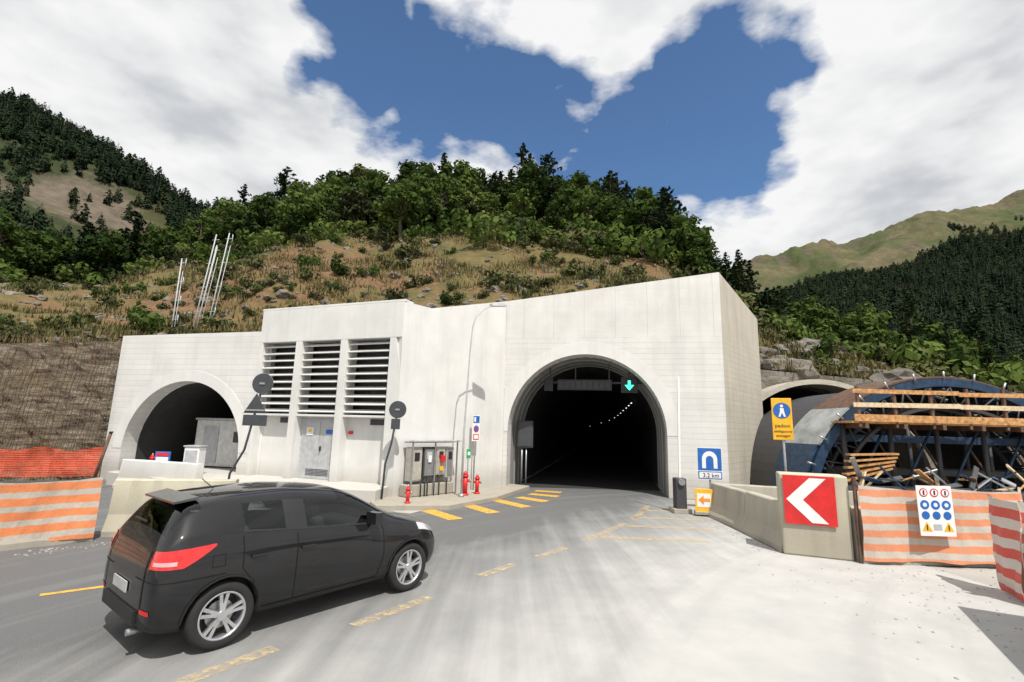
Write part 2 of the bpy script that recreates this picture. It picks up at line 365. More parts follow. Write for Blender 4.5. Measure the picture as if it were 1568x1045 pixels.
# ---------------------------------------------------------------- ventilation building
V0=(-8.92,17.13);V1=(-3.44,15.14)
vm,VL=frame(V0,V1);vb=empty('ventilation_building',vm);bpy.context.view_layer.update()
box('lintel',(VL,.5,1.15),(VL/2,.25,5.535),WHITE2,vb,bev=.015)
box('lower_wall',(VL-.02,.2,2.5),(VL/2,.48,1.25),WHITE2,vb,bev=0)
box('louvre_back',(VL-.02,.05,2.5),(VL/2,.70,3.7),BLACK,vb,bev=0)
cols=[(0,.15),(1.62,.27),(3.48,.27),(5.38,.45)]
for i,(x,wd) in enumerate(cols):
    box('pilaster_%d'%i,(wd-(.35 if i==3 else 0),.56,4.96),(x+(wd-(.35 if i==3 else 0))/2,.283,2.48),WHITE2,vb,bev=.01)
mesh('corner_pier',[(5.48,.0,0),(5.82,.0,0),(5.82,.56,0),(5.48,.56,0),(5.48,.0,3.9),(5.82,.0,3.9),(5.48,.0,4.96),(5.60,.0,4.96),(5.60,.56,4.96),(5.48,.56,4.96),(5.82,.56,4.96),(5.82,.56,3.9)],
     [(0,1,5,4),(4,5,7,6),(1,2,11,5),(5,11,8,7),(0,4,6,9,3)],WHITE2,vb)
opn=[(.15,1.62),(1.89,3.48),(3.75,5.38)]
for i,(a,b_) in enumerate(opn):
    wd=b_-a
    for k in range(10):
        box('louvre_%d_%d'%(i,k),(wd-.004,.25,.035),((a+b_)/2,.2,2.63+k*.245),WHITE2,vb,rot=(R(22),0,0),bev=.006)
    box('louvre_sill_%d'%i,(wd-.004,.34,.07),((a+b_)/2,.24,2.47),WHITE2,vb)
for i,(a,b_) in enumerate([opn[0],opn[2]]):
    box('vent_grille_%d'%i,(.5,.03,.18),((a+b_)/2+.3,.37,2.3),DARK,vb,bev=0)
a,b_=opn[1]
box('door_left',(.74,.05,1.95),(a+.42,.36,1.4),GREYM,vb,bev=.01);box('door_right',(.74,.05,1.95),(a+1.17,.36,1.4),GREYM,vb,bev=.01)
box('door_frame',(1.58,.04,2.05),(a+.795,.376,1.43),simple('door_frame_grey',(.55,.56,.57)),vb,bev=0)
for k in range(5):box('door_slot_%d'%k,(.9,.01,.02),(a+.8,.332,.55+k*.045),DARK,vb,bev=0)
box('door_handle',(.03,.06,.16),(a+.88,.31,1.4),BLACK,vb,bev=0)
box('door_notice',(.28,.01,.25),(a+.4,.325,1.95),WH,vb,bev=0)
box('door_notice_symbol',(.14,.01,.1),(a+.4,.316,1.98),YEL,vb,bev=0)
box('door_plate',(.3,.01,.14),(a+1.2,.325,1.95),BLUE,vb,bev=0)
box('alarm_box',(.14,.08,.1),(opn[2][0]+.15,.35,1.95),RED,vb)
quadwall('side_wall_low',(-3.44,15.14),(-2.7,15.94),6.1,6.1,.3,WHITE2,parent=vb)
quadwall('side_wall_high',(-2.7,15.94),(-.245,18.602),6.1,7.1,.3,WHITE2,parent=vb)
box('roof_coping',(VL+.06,.5,.08),(VL/2,.25,6.15),WHITE2,vb)
rooff('roof',[(-8.9,17.4,6.0),(-3.5,15.4,6.0),(-2.6,16.2,6.0),(-.4,18.8,6.5),(-.4,24,6.5),(-8.9,24,6.0)],WHITE2,vb)
quadwall('left_side_wall',(-8.9,22),(-8.9,17.4),6.1,6.1,.3,WHITE2,parent=vb)
# ---------------------------------------------------------------- left portal
lm,LL=frame((-14.8,18.4),(-8.95,17.25))
lp=empty('old_tunnel_portal',lm);bpy.context.view_layer.update()
archwall('facade',LL,5.3,5.4,3.15,2.42,1.15,2.45,.6,WHITE,lp,WHITE2,.4)
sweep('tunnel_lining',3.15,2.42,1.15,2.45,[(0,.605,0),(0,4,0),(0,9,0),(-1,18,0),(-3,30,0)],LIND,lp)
rooff('roof',[(-14.6,18.9,5.1),(-9,17.8,5.2),(-9,22,5.2),(-14.6,22,5.1)],WHITE2,lp)
cbn=empty('site_cabin',frame((-13.0,19.6),(-9.0,18.6))[0])
box('body',(2.9,2.2,1.75),(2.0,1.4,1.35),simple('cabin_white',(.6,.6,.58)),cbn,bev=.02)
box('roof_panel',(3.0,2.3,.08),(2.0,1.4,2.27),GREYM,cbn)
box('door',(.7,.02,1.4),(1.3,.285,1.3),GREYM,cbn)
box('window',(.5,.02,.4),(2.6,.285,1.6),DARK,cbn)
# ---------------------------------------------------------------- stone retaining wall with mesh
m_st,nt,b=new_mat('stone_retaining_wall')
v=gcoords(nt,(.5,.5,1.8));vo=nt.nodes.new('ShaderNodeTexVoronoi');vo.inputs['Scale'].default_value=3.5
nt.links.new(v,vo.inputs['Vector']);nn=noi(nt,gcoords(nt,(.6,.6,1.6)),2.2,8,.75)
nb=noi(nt,gcoords(nt,(1,1,1)),.5,5,.6)
col=ramp(nt,nn,[(.32,(.06,.05,.038)),(.45,(.24,.20,.14)),(.60,(.40,.345,.26)),(.75,(.52,.47,.38))])
col=mixc(nt,ramp(nt,vo.outputs['Distance'],[(.35,(0,)*3),(.7,(.45,)*3)]),col,(.05,.04,.03))
col=mixc(nt,ramp(nt,nb,[(.5,(0,)*3),(.66,(.7,)*3)]),col,(.22,.17,.09))
nt.links.new(col,b.inputs['Base Color']);b.inputs['Roughness'].default_value=.95
bump(nt,b,M(nt,'ADD',M(nt,'MULTIPLY',vo.outputs['Distance'],-.6),M(nt,'MULTIPLY',nn,1.6)),1.0,.2)
wpts=[(-14.85,18.42,5.15),(-18,17.0,4.75),(-24,15.0,4.6),(-30,13,4.4),(-50,6,4.2)]
vs=[];fs=[];nseg=200
for i in range(nseg+1):
    t=i/nseg*(len(wpts)-1);k=min(int(t),len(wpts)-2);f_=t-k
    p=Vector(wpts[k]).lerp(Vector(wpts[k+1]),f_)
    for j in range(36):
        z=p.z*j/35
        q=Vector((p.x,p.y+z*.08,z));n_=noise.fractal(q*1.1,.8,2,5)*.28
        q+=Vector((-.3,-1,0)).normalized()*n_*(0 if i==0 else 1);vs.append(q)
for i in range(nseg):
    for j in range(35):
        k=i*36+j;fs.append((k,k+1,k+37,k+36))
mesh('stone_retaining_wall',vs,fs,m_st)
rp=empty('wire_mesh_netting')
vs=[];fs=[]
def strip(p,q,wd=.012):
    p=Vector(p);q=Vector(q);dd=(q-p).normalized();a=Vector((0,-1,0));s=dd.cross(a).normalized()*wd;i=len(vs)
    vs.extend([p-s,q-s,q+s,p+s]);fs.append((i,i+1,i+2,i+3))
def wp(t):
    t*=(len(wpts)-1);k=min(int(t),len(wpts)-2);return Vector(wpts[k]).lerp(Vector(wpts[k+1]),t-k)
for i in range(120):
    p=wp(i/120*.75);o_=random.uniform(-.1,.1)
    strip((p.x,p.y-.42,0.5),(p.x+o_,p.y+.02,p.z+random.uniform(.0,.4)),.009)
for j in range(22):
    for i in range(60):
        p=wp(i/60*.75);q=wp((i+1)/60*.75);z=.5+j*.21
        if z>min(p.z,q.z):continue
        s1=random.uniform(-.04,.04)
        strip((p.x,p.y-.42+z*.08,z+s1),(q.x,q.y-.42+z*.08,z-s1),.006)
mesh('wires',vs,fs,RUST,rp)
# ---------------------------------------------------------------- barriers
def net_mat(name,c1,c2,period,duty,see=0,fade=.35):
    m,nt,b=new_mat(name)
    v=gcoords(nt);sp=nt.nodes.new('ShaderNodeSeparateXYZ');nt.links.new(v,sp.inputs[0])
    n_=noi(nt,v,2.2,4)
    z=M(nt,'ADD',sp.outputs[2],M(nt,'MULTIPLY',M(nt,'SUBTRACT',n_,.5),.07))
    fr=M(nt,'FRACT',M(nt,'DIVIDE',z,period));k=M(nt,'LESS_THAN',fr,duty)
    c=mixc(nt,k,c2,c1);c=mixc(nt,M(nt,'MULTIPLY',noi(nt,v,3.5,6),fade),c,(.45,.38,.30))
    nt.links.new(c,b.inputs['Base Color']);b.inputs['Roughness'].default_value=.6
    bump(nt,b,noi(nt,gcoords(nt,(1,1,.5)),7,4),.6,.04)
    if see:
        tr=nt.nodes.new('ShaderNodeBsdfTransparent');mx=nt.nodes.new('ShaderNodeMixShader')
        wv=M(nt,'FRACT',M(nt,'MULTIPLY',sp.outputs[2],14));hole=M(nt,'MULTIPLY',M(nt,'GREATER_THAN',wv,.42),see)
        nt.links.new(hole,mx.inputs[0]);nt.links.new(b.outputs[0],mx.inputs[1]);nt.links.new(tr.outputs[0],mx.inputs[2]);nt.links.new(mx.outputs[0],nt.nodes['Material Output'].inputs[0])
    return m
NET=net_mat('orange_white_net',(.78,.21,.05),(.50,.46,.40),.235,.58)
NET2=net_mat('faded_orange_white_net',(.74,.22,.08),(.54,.50,.45),.235,.52,0,.5)
REDNET=net_mat('red_net',(.80,.08,.02),(.7,.07,.03),.16,.85,.8,.1)
REDWH=net_mat('red_white_net',(.6,.04,.03),(.6,.55,.5),.28,.5)
def netfence(name,p0,p1,z0,z1,mat,parent=None,sag=.05,amp=.05):
    m_,l_=frame(p0,p1);nx=max(8,int(l_*14));nz=18;vs=[];fs=[]
    for i in range(nx+1):
        x=l_*i/nx
        for j in range(nz+1):
            t=j/nz;z=z0+(z1-z0)*t
            z+=-sag*abs(math.sin(x*1.9))*t+noise.noise(Vector((x*2,z*2,p0[0])))*.03
            y=noise.noise(Vector((x*1.7,z*1.2,p0[1])))*amp*1.5+noise.noise(Vector((x*7,z*2,3)))*amp*.8
            vs.append(m_@Vector((x,y,z)))
    for i in range(nx):
        for j in range(nz):
            k=i*(nz+1)+j;fs.append((k,k+nz+1,k+nz+2,k+1))
    return mesh(name,vs,fs,mat,parent,smooth=True)
def jersey(name,p0,p1,h,mat,foot=.3,top=.1,parent=None):
    m_,l_=frame(p0,p1)
    pr=[(-foot,0),(-foot,.1),(-top-.06,.38*h),(-top,h-.02),(-top+.02,h),(top-.02,h),(top,h-.02),(top+.06,.38*h),(foot,.1),(foot,0)]
    nseg=max(2,int(l_*4));vs=[];fs=[];n=len(pr)
    for i in range(nseg+1):
        for a,b_ in pr:
            x=l_*i/nseg;q=Vector((x,a,b_));q+=Vector((0,1,.6))*noise.noise(q*2.3)*.02;vs.append(m_@q)
    for i in range(nseg):
        for k in range(n-1):fs.append((i*n+k,(i+1)*n+k,(i+1)*n+k+1,i*n+k+1))
    fs.append(tuple(range(n)));fs.append(tuple(range((nseg+1)*n-1,nseg*n-1,-1)))
    return mesh(name,vs,fs,mat,parent)
e1=empty('striped_barrier')
jersey('core',(-13,3.8),(-7.85,9.75),1.0,BARC,parent=e1)
netfence('net',(-13,3.35),(-7.62,9.55),.06,1.14,NET,e1)
jersey('concrete_barrier',(-7.75,10.1),(-5.6,10.5),1.04,BARC2,.28)
jersey('concrete_barrier',(-12.6,16.6),(-9.5,15.6),.9,WHITE2,.28)
netfence('safety_net',(-20.5,15.3),(-14.3,17.7),.2,1.22,REDNET,None,.14,.1)
ps=empty('marker_post');tube('post',[(-13.1,16.0,0),(-12.75,16,1.75)],.045,RUST,ps);cyl('cap',.055,.05,(-12.745,16,1.77),BLACK,ps)
jersey('concrete_barrier',(5.75,14.1),(5.75,12.1),.88,BARC,.30)
jersey('concrete_barrier',(5.74,12.05),(5.62,10.0),.9,BARC,.30)
jersey('concrete_barrier',(6.0,14.2),(9.5,13.0),.85,BARC,.30)
bm_,bl=frame((5.3,9.9),(6.35,9.45));bb=empty('barrier_end_block',bm_);bpy.context.view_layer.update()
box('block',(bl,.6,1.5),(bl/2,.31,.75),BARC2,bb,bev=.03)
cs=empty('chevron_sign',bm_@Matrix.Translation((.06,-.03,.58)))
poly('plate',rect(0,0,.86,.9),0,RED,cs,.012)
poly('chevron',[(.04,.45),(.45,.86),(.72,.86),(.32,.45),(.72,.04),(.45,.04)],-.006,WH,cs)
e2=empty('striped_barrier')
jersey('core',(6.42,9.62),(9.9,9.6),.95,BARC,parent=e2)
netfence('net',(6.42,9.28),(9.3,9.22),.07,1.36,NET2,e2,.05)
netfence('net_return',(9.3,9.22),(9.9,9.8),.07,1.4,NET2,e2,.04)
box('stake',(.06,.05,1.5),(6.40,9.36,.75),RUST,e2);box('stake_b',(.05,.05,1.42),(8.0,9.42,.71),WOOD,e2)
e3=empty('striped_barrier')
netfence('net',(7.20,7.22),(10,5.9),.05,1.42,REDWH,e3,.1,.14)
netfence('net_end',(7.55,8.0),(7.20,7.22),.05,1.42,REDWH,e3,.06,.1)
jersey('core',(7.5,7.6),(10.2,6.3),.95,BARC,parent=e3)
# unseen skip right of the carriageway, added and sized to cast the corner shadow
skm,skl=frame((5.45,4.1),(6.62,6.15));sk=empty('shadow_casting_skip',skm)
SKM=simple('skip_paint',(.10,.16,.10),.6,.2,var=.5,scale=3)
x0,x1,y0,y1=0,skl,-1.9,0
def skin(n_,a,b,c,d_):mesh(n_,[a,b,c,d_],[(0,1,2,3)],SKM,sk)
lo=[(.35,y0+.1,.15),(x1-.3,y0+.1,.15),(x1-.3,y1-.1,.15),(.35,y1-.1,.15)];hi=[(0,y0,1.8),(x1,y0,1.8),(x1,y1,1.8),(0,y1,1.8)]
mesh('body',lo+hi,[(3,2,1,0)]+[(i,(i+1)%4,4+(i+1)%4,4+i) for i in range(4)],SKM,sk)
for nm_,sz_,lc_ in (('rim_a',(skl+.1,.08,.1),(skl/2,y1,1.8)),('rim_b',(skl+.1,.08,.1),(skl/2,y0,1.8)),('rim_c',(.08,1.82,.1),(0,-.95,1.8)),('rim_d',(.08,1.82,.1),(skl,-.95,1.8))):box(nm_,sz_,lc_,SKM,sk)
for k in range(4):box('rib_%d'%k,(.07,.1,1.5),(.45+k*.48,y1-.03,1.0),SKM,sk)
box('skid',(skl-.6,1.5,.15),(skl/2,-.95,.075),RUST,sk)
ss=empty('site_safety_sign',frame((7.33,9.10),(7.95,9.09))[0]@Matrix.Translation((0,0,.55)))
poly('board',rect(0,0,.62,.86),0,WH,ss,.012)
for i,x in enumerate((.12,.31,.50)):
    poly('ban_%d'%i,circ(x,.74,.075),-.004,RED,ss,.003);poly('ban_in_%d'%i,circ(x,.74,.055),-.007,WH,ss,.002);poly('ban_mark_%d'%i,rect(x-.015,.70,x+.015,.78),-.010,BLACK,ss,.002)
    poly('must_%d'%i,circ(x,.53,.08),-.004,BLUE,ss,.003);poly('must_in_%d'%i,circ(x,.53,.035),-.007,WH,ss,.002)
for i,x in enumerate((.12,.50)):
    poly('must2_%d'%i,circ(x,.35,.07),-.004,BLUE,ss,.003)
    poly('warn_%d'%i,[(x-.09,.08),(x+.09,.08),(x,.24)],-.004,YEL,ss,.003);poly('warn_m_%d'%i,rect(x-.01,.1,x+.01,.19),-.008,BLACK,ss,.002)
poly('must_mid',circ(.31,.35,.07),-.004,BLUE,ss,.003)
poly('text_band',rect(.24,.1,.38,.2),-.004,GREYM,ss,.003)
# ---------------------------------------------------------------- signs and street furniture
def text(name,s,size,loc,mat,parent):
    c=bpy.data.curves.new(name,'FONT');c.body=s;c.size=size;c.extrude=.001;c.align_x='CENTER'
    c.materials.append(mat);o=bpy.data.objects.new(name,c);link(o,parent);o.location=loc;o.rotation_euler=(R(90),0,0);return o
ts=empty('tunnel_sign',frame((5.75,15.35),(6.45,15.2))[0]@Matrix.Translation((0,0,.85)))
poly('panel',rect(0,0,.72,.95),0,WH,ts,.02)
poly('blue_field',rect(.02,.27,.70,.93),-.005,BLUE,ts,.004)
hs=[(.14,.33),(.14,.6)]+[(.36-.22*math.cos(math.pi*i/12),.6+.24*math.sin(math.pi*i/12)) for i in range(1,12)]+[(.58,.6),(.58,.33),(.47,.33),(.47,.58)]+[(.36+.11*math.cos(math.pi*i/10),.58+.12*math.sin(math.pi*i/10)) for i in range(1,10)]+[(.25,.58),(.25,.33)]
poly('tunnel_symbol',hs,-.010,WH,ts)
poly('blue_lower',rect(.02,.02,.70,.24),-.005,BLUE,ts,.004);poly('white_lower',rect(.05,.045,.67,.215),-.010,WH,ts,.003);text('distance','3.2 km',.17,(.38,-.016,.07),BLACK,ts)
box('post',(.05,.05,1.4),(.36,.06,-.15),STEEL,ts)
dsn=empty('detour_sign',frame((5.15,14.0),(5.65,13.9))[0]@Matrix.Translation((0,0,.1)))
box('board',(.46,.03,.62),(.23,0,.31),YEL,dsn);poly('white_field',rect(.05,.14,.41,.5),-.02,WH,dsn)
poly('arrow',[(.08,.33),(.22,.45),(.22,.37),(.38,.37),(.38,.29),(.22,.29),(.22,.21)],-.026,simple('sign_orange',(.8,.3,.03)),dsn)
box('foot',(.5,.25,.08),(.23,.05,-.02),BARC,dsn)
bgate=empty('boom_gate',loc=(4.9,14.5,0))
box('pedestal',(.3,.34,.95),(0,0,.475),DARK,bgate,bev=.03);box('base',(.5,.5,.12),(0,0,.06),BARC,bgate)
box('boom',(.06,.05,2.9),(.02,-.05,2.4),WH,bgate,rot=(0,R(1),0));cyl('hub',.09,.1,(0,-.19,.85),STEEL,bgate,rot=(R(90),0,0))
pd=empty('pedestrian_route_sign',frame((6.38,12.05),(6.82,11.9))[0])
box('board',(.44,.03,1.0),(.22,0,2.62),YEL,pd)
poly('disc',circ(.22,2.82,.19),-.022,BLUE,pd);poly('head',circ(.22,2.93,.035,14),-.03,WH,pd)
poly('body',[(.18,2.88),(.26,2.88),(.27,2.79),(.30,2.67),(.26,2.67),(.22,2.77),(.18,2.67),(.14,2.67),(.18,2.79)],-.03,WH,pd)
text('line1','pedoni',.12,(.22,-.022,2.42),BLACK,pd);text('line2','obbligatorio',.08,(.22,-.022,2.30),BLACK,pd);text('line3','passaggio',.08,(.22,-.022,2.2),BLACK,pd)
tube('post',[(.24,.05,0),(.22,.04,3.05)],.028,STEEL,pd)
def backsign(name,base,pts,disc_z,r,lower):
    e=empty(name,loc=(*base,0));tube('post',pts,.03,DARK,e)
    def at(z):
        for a,b_ in zip(pts,pts[1:]):
            if a[2]<=z<=b_[2]:return a[0]+(b_[0]-a[0])*(z-a[2])/(b_[2]-a[2])
        return pts[-1][0]
    cyl('disc',r,.02,(at(disc_z),-.045,disc_z),SIGNB,e,rot=(R(90),0,0),n=32)
    cyl('rim',r+.006,.012,(at(disc_z),-.03,disc_z),STEEL,e,rot=(R(90),0,0),n=32)
    box('clamp',(.5*r,.03,.05),(at(disc_z),-.06,disc_z),STEEL,e,bev=0)
    if lower=='tri':
        z=disc_z-.68;poly('triangle',[(at(z)-.3,z-.1),(at(z)+.3,z-.1),(at(z),z+.42)],-.05,SIGNB,e,.02)
        box('plate',(.62,.02,.28),(at(z)+.02,-.04,z-.28),SIGNB,e);box('stiffener',(.5,.02,.04),(at(z),-.06,z-.02),STEEL,e,bev=0)
    else:
        z=disc_z-.42;box('plate',(.26,.02,.3),(at(z)+.02,-.04,z),SIGNB,e)
    return e
backsign('traffic_sign',(-7.0,13),[(-.2,0,0),(-.15,0,.9),(.15,0,1.5),(.5,0,3.5)],3.22,.27,'tri')
backsign('traffic_sign',(-3.5,14.6),[(-.12,0,0),(-.08,0,1.1),(.06,0,1.7),(.22,0,2.9)],2.68,.25,'rect')
npk=empty('no_parking_sign',frame((-1.28,17.1),(-.98,17.4))[0]@Matrix.Translation((0,0,1.75)))
poly('board',rect(0,0,.34,.9),0,WH,npk,.02)
poly('blue_top',rect(.03,.62,.31,.86),-.006,BLUE,npk);poly('red_ring',circ(.17,.42,.12),-.006,RED,npk);poly('blue_disc',circ(.17,.42,.085),-.012,BLUE,npk);poly('mark',rect(.06,.66,.14,.82),-.012,WH,npk)
poly('tow_panel',rect(.04,.05,.30,.24),-.006,RED,npk);poly('tow_in',rect(.07,.08,.27,.21),-.012,WH,npk);tube('post',[(.17,.04,-1.7),(.17,.04,.95)],.025,STEEL,npk)
grn=empty('emergency_sign',frame((-1.42,16.7),(-1.25,16.85))[0]@Matrix.Translation((0,0,1.35)))
box('plate',(.16,.02,.3),(.1,0,0),simple('sign_green',(.02,.35,.12)),grn);poly('symbol',rect(.05,-.05,.15,.06),-.016,WH,grn);box('post',(.03,.03,1.3),(.1,.03,-.7),STEEL,grn)
sl_=empty('street_lamp',loc=(-1.42,15.5,0))
tube('pole',[(0,0,0),(.0,.02,2),(.08,.05,4.5),(.13,.06,5.4),(.22,.1,5.75),(.45,.25,6.05),(.72,.45,6.25)],[.035,.03,.022,.02,.018,.018,.018],GREYM,sl_)
o=mesh('head',[(-.1,-.09,0),(.36,-.06,0),(.36,.06,0),(-.1,.09,0),(-.08,-.07,.07),(.30,-.05,.1),(.30,.05,.1),(-.08,.07,.07)],[(3,2,1,0),(4,5,6,7),(0,1,5,4),(1,2,6,5),(2,3,7,6),(3,0,4,7)],GREYM,sl_);o.location=(.78,.52,6.24);o.rotation_euler=(0,R(-8),R(30));o.scale=(1.3,1.3,1.3)
cyl('base',.09,.12,(0,0,.16),STEEL,sl_)
sg=empty('signal_board',loc=(.62,19.6,0))
box('board',(.62,.12,1.05),(0,0,2.0),DARK,sg,bev=.03);box('plate',(.5,.02,.9),(0,-.07,2.0),SIGNB,sg)
tube('post_left',[(-.12,.03,0),(-.12,.03,1.6)],.03,STEEL,sg);tube('post_right',[(.05,.03,0),(.05,.03,1.6)],.03,STEEL,sg)
sw,swl=frame((-3.15,14.72),(-.1,18.0))
cab=empty('utility_cabinets',sw@Matrix.Translation((.45,.1,.13)))
CD=simple('cabinet_door',(.2,.2,.2),.5)
def cabinet(i,x,wd,h,z,mat,dp=.3):
    box('cabinet_%d'%i,(wd,dp,h),(x,.1,z+h/2),mat,cab,bev=.015)
    box('cabinet_door_%d'%i,(wd-.08,.012,h-.1),(x,.1-dp/2-.006,z+h/2),CD if i%2 else mat,cab,bev=0)
    box('cabinet_window_%d'%i,(wd*.45,.012,h*.25),(x,.1-dp/2-.015,z+h*.72),BLACK if i!=1 else GREYM,cab,bev=0)
BEI=simple('beige_cabinet',(.40,.38,.33),.6)
cabinet(0,.15,.4,1.0,.45,BEI);cabinet(1,.62,.42,.9,.55,DARK);cabinet(2,1.08,.36,.85,.6,BEI);cabinet(3,1.45,.3,.95,.5,GREYM)
box('plinth',(1.8,.4,.35),(.75,.15,.18),BARC,cab,bev=.03)
box('canopy',(1.9,.5,.05),(.85,.05,1.62),GREYM,cab,rot=(R(-6),0,0))
for x in (-.05,.8,1.7):box('leg_%g'%x,(.04,.04,1.6),(x,-.1,.8),STEEL,cab,bev=0)
box('red_unit',(.16,.1,.2),(1.1,-.12,1.1),RED,cab);box('yellow_label',(.14,.01,.14),(1.08,-.097,.8),YEL,cab,bev=0);box('white_label',(.12,.01,.2),(.62,-.09,1.1),WH,cab,bev=0)
for i,x in enumerate((.3,.45,.55,.8,1.0,1.3)):tube('conduit_%d'%i,[(x,-.12,.0),(x,-.12,.4),(x+.05,.05,.6)],.018,BLACK,cab)
def hydrant(loc,s=1):
    h=empty('fire_hydrant',loc=loc)
    cyl('flange',.11*s,.05,(0,0,.025),RED,h);cyl('barrel',.07*s,.5*s,(0,0,.27*s),RED,h);cyl('bonnet',.09*s,.06,(0,0,.53*s),RED,h);cyl('dome',.08*s,.1*s,(0,0,.6*s),RED,h,r2=.03)
    cyl('outlet',.04*s,.26*s,(0,0,.4*s),RED,h,rot=(0,R(90),0));cyl('outlet_cap',.05*s,.04,(0.14*s,0,.4*s),STEEL,h,rot=(0,R(90),0));cyl('nut',.02,.05,(0,0,.67*s),STEEL,h)
hydrant((-1.35,15.9,.13),1.1);hydrant((-1.0,16.3,.13),.9);hydrant((-2.75,14.0,.13),.7);hydrant((-12.3,17.4,.42),.9)
pw=empty('warning_notice',loc=(-11.4,16.6,.42));box('board',(.5,.03,.4),(0,0,.55),BLUE,pw);box('text_panel',(.4,.02,.15),(0,-.02,.5),WH,pw);box('red_panel',(.4,.02,.1),(0,-.02,.66),RED,pw);box('leg',(.05,.05,.5),(0,.03,.2),STEEL,pw)
cbx=empty('white_cabinet',loc=(-10.6,17,.42));box('body',(.5,.4,.9),(0,0,.45),WH,cbx,bev=.02);box('lid',(.56,.46,.05),(0,0,.93),GREYM,cbx);box('door',(.4,.01,.7),(0,-.206,.45),GREYM,cbx)
am=empty('antenna_masts',loc=(-14.1,21,5))
for i,(x,tx,hh) in enumerate([(-.75,-.75,4.3),(-.2,.45,5.6),(.25,.85,5.8),(-.45,.15,5.3)]):
    tube('mast_%d'%i,[(x,i*.3,-.5),(tx,i*.3,hh)],.025,GREYM,am);tube('mast_b%d'%i,[(x+.12,i*.3,-.5),(tx+.12,i*.3,hh-.6)],.014,GREYM,am)
    for k in range(4):
        z=hh*(.35+.2*k);xx=x+(tx-x)*z/hh
        tube('dipole_%d_%d'%(i,k),[(xx-.12,i*.3,z),(xx+.2,i*.3,z+.03)],.014,GREYM,am)
        if i%2==0:tube('rung_%d_%d'%(i,k),[(xx+.2,i*.3,z-.15),(xx+.2,i*.3,z+.22)],.02,GREYM,am)
# ---------------------------------------------------------------- formwork tunnel on the right
m_rock,nt,b=new_mat('rock_face')
v=gcoords(nt,(1,1,1.6));f=noi(nt,v,.9,10,.7)
nt.links.new(ramp(nt,f,[(.3,(.07,.065,.055)),(.5,(.19,.17,.145)),(.72,(.34,.31,.27))]),b.inputs['Base Color']);b.inputs['Roughness'].default_value=.95;bump(nt,b,f,1,.3)
m_grav=simple('gravel_stone',(.33,.32,.30),.95,var=.3,scale=40)
hm,HL=frame((8.2,21.9),(24,21.5))
hw=empty('gallery_portal',hm);bpy.context.view_layer.update()
archwall('headwall',HL,5.3,4.2,4.8,4.2,.3,4.05,.8,m_rock,hw)
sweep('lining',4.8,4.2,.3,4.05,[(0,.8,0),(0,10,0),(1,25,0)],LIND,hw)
def shell(name,cx,cy,r0,r1,y0,y1,a0,a1,mat,parent,n=40,sz=1.0):
    vs=[];fs=[]
    for i in range(n+1):
        a=a0+(a1-a0)*i/n
        for r,y in((r0,y0),(r1,y0),(r1,y1),(r0,y1)):vs.append((cx-r*math.cos(a),y,r*math.sin(a)*sz))
    for i in range(n):
        for k in range(4):
            j=(k+1)%4;fs.append((i*4+k,i*4+j,(i+1)*4+j,(i+1)*4+k))
    fs.append((0,1,2,3));fs.append((n*4+3,n*4+2,n*4+1,n*4));return mesh(name,vs,fs,mat,parent)
shell('arch_ring',12.95,0,4.25,4.45,20.55,21.95,0,math.pi,SIDEC,None,sz=1.03).name='concrete_arch'
fw=empty('tunnel_formwork')
CX=13.3;SZ=.9
for i in range(3):
    y=14.9+i*.8;shell('rib_%d'%i,CX,0,4.25,4.52,y,y+.12,0,math.pi,NAVY,fw,sz=SZ)
    shell('inner_rib_%d'%i,CX,0,3.5,3.6,y,y+.1,.1,math.pi-.1,DARK,fw,sz=SZ)
    for k in range(17):
        a=.12+k*(math.pi-.24)/17;a2=a+.12
        for q in (a2,a-.06):tube('web_%d_%d'%(i,k),[(CX-3.55*math.cos(a),y+.05,3.55*SZ*math.sin(a)),(CX-4.3*math.cos(q),y+.05,4.3*SZ*math.sin(q))],.028,DARK,fw,5)
GSK=simple('form_skin',(.36,.38,.38),.5,.3,var=.3,scale=2)
shell('skin_low',CX,0,4.54,4.6,15.0,16.8,.02,.5,NAVY,fw,sz=SZ)
shell('skin_left',CX,0,4.54,4.6,14.95,16.8,.5,.85,GSK,fw,sz=SZ)
shell('skin_top',CX,0,4.54,4.6,15.0,16.8,.85,math.pi,RUST,fw,sz=SZ)
shell('lining_back',CX,0,4.3,4.36,17.0,20.5,.02,math.pi-.02,DARK,fw,sz=SZ)
for k in range(15):
    a=.15+k*.2;tube('purlin_%d'%k,[(CX-4.15*math.cos(a),14.9,4.15*SZ*math.sin(a)),(CX-4.15*math.cos(a),16.8,4.15*SZ*math.sin(a))],.04,NAVY,fw,6)
    tube('jack_%d'%k,[(CX-4.5*math.cos(a),14.85,4.5*SZ*math.sin(a)),(CX-4.75*math.cos(a),14.85,4.75*SZ*math.sin(a))],.03,STEEL,fw,5)
box('platform_deck',(9,.9,.06),(14.2,14.5,2.66),WOOD,fw,bev=0)
for z,hh,mm in((2.76,.2,WOOD),(3.14,.13,WOOD2),(3.52,.12,WOOD)):
    for k in range(3):box('rail_board_%g_%d'%(z,k),(3.05,.04,hh),(11.3+k*3.06,14.02+.012*(k%2),z+random.uniform(-.02,.02)),mm,fw,rot=(0,R(random.uniform(-.7,.7)),0),bev=0)
for k in range(9):box('rail_post_%d'%k,(.07,.07,1.15),(9.95+k*1.05,14.08,3.1),RUST,fw,bev=0)
for k in range(8):
    box('joist_%d'%k,(.1,1.1,.14),(10.1+k*1.1,14.55,2.56),RUST,fw,bev=0)
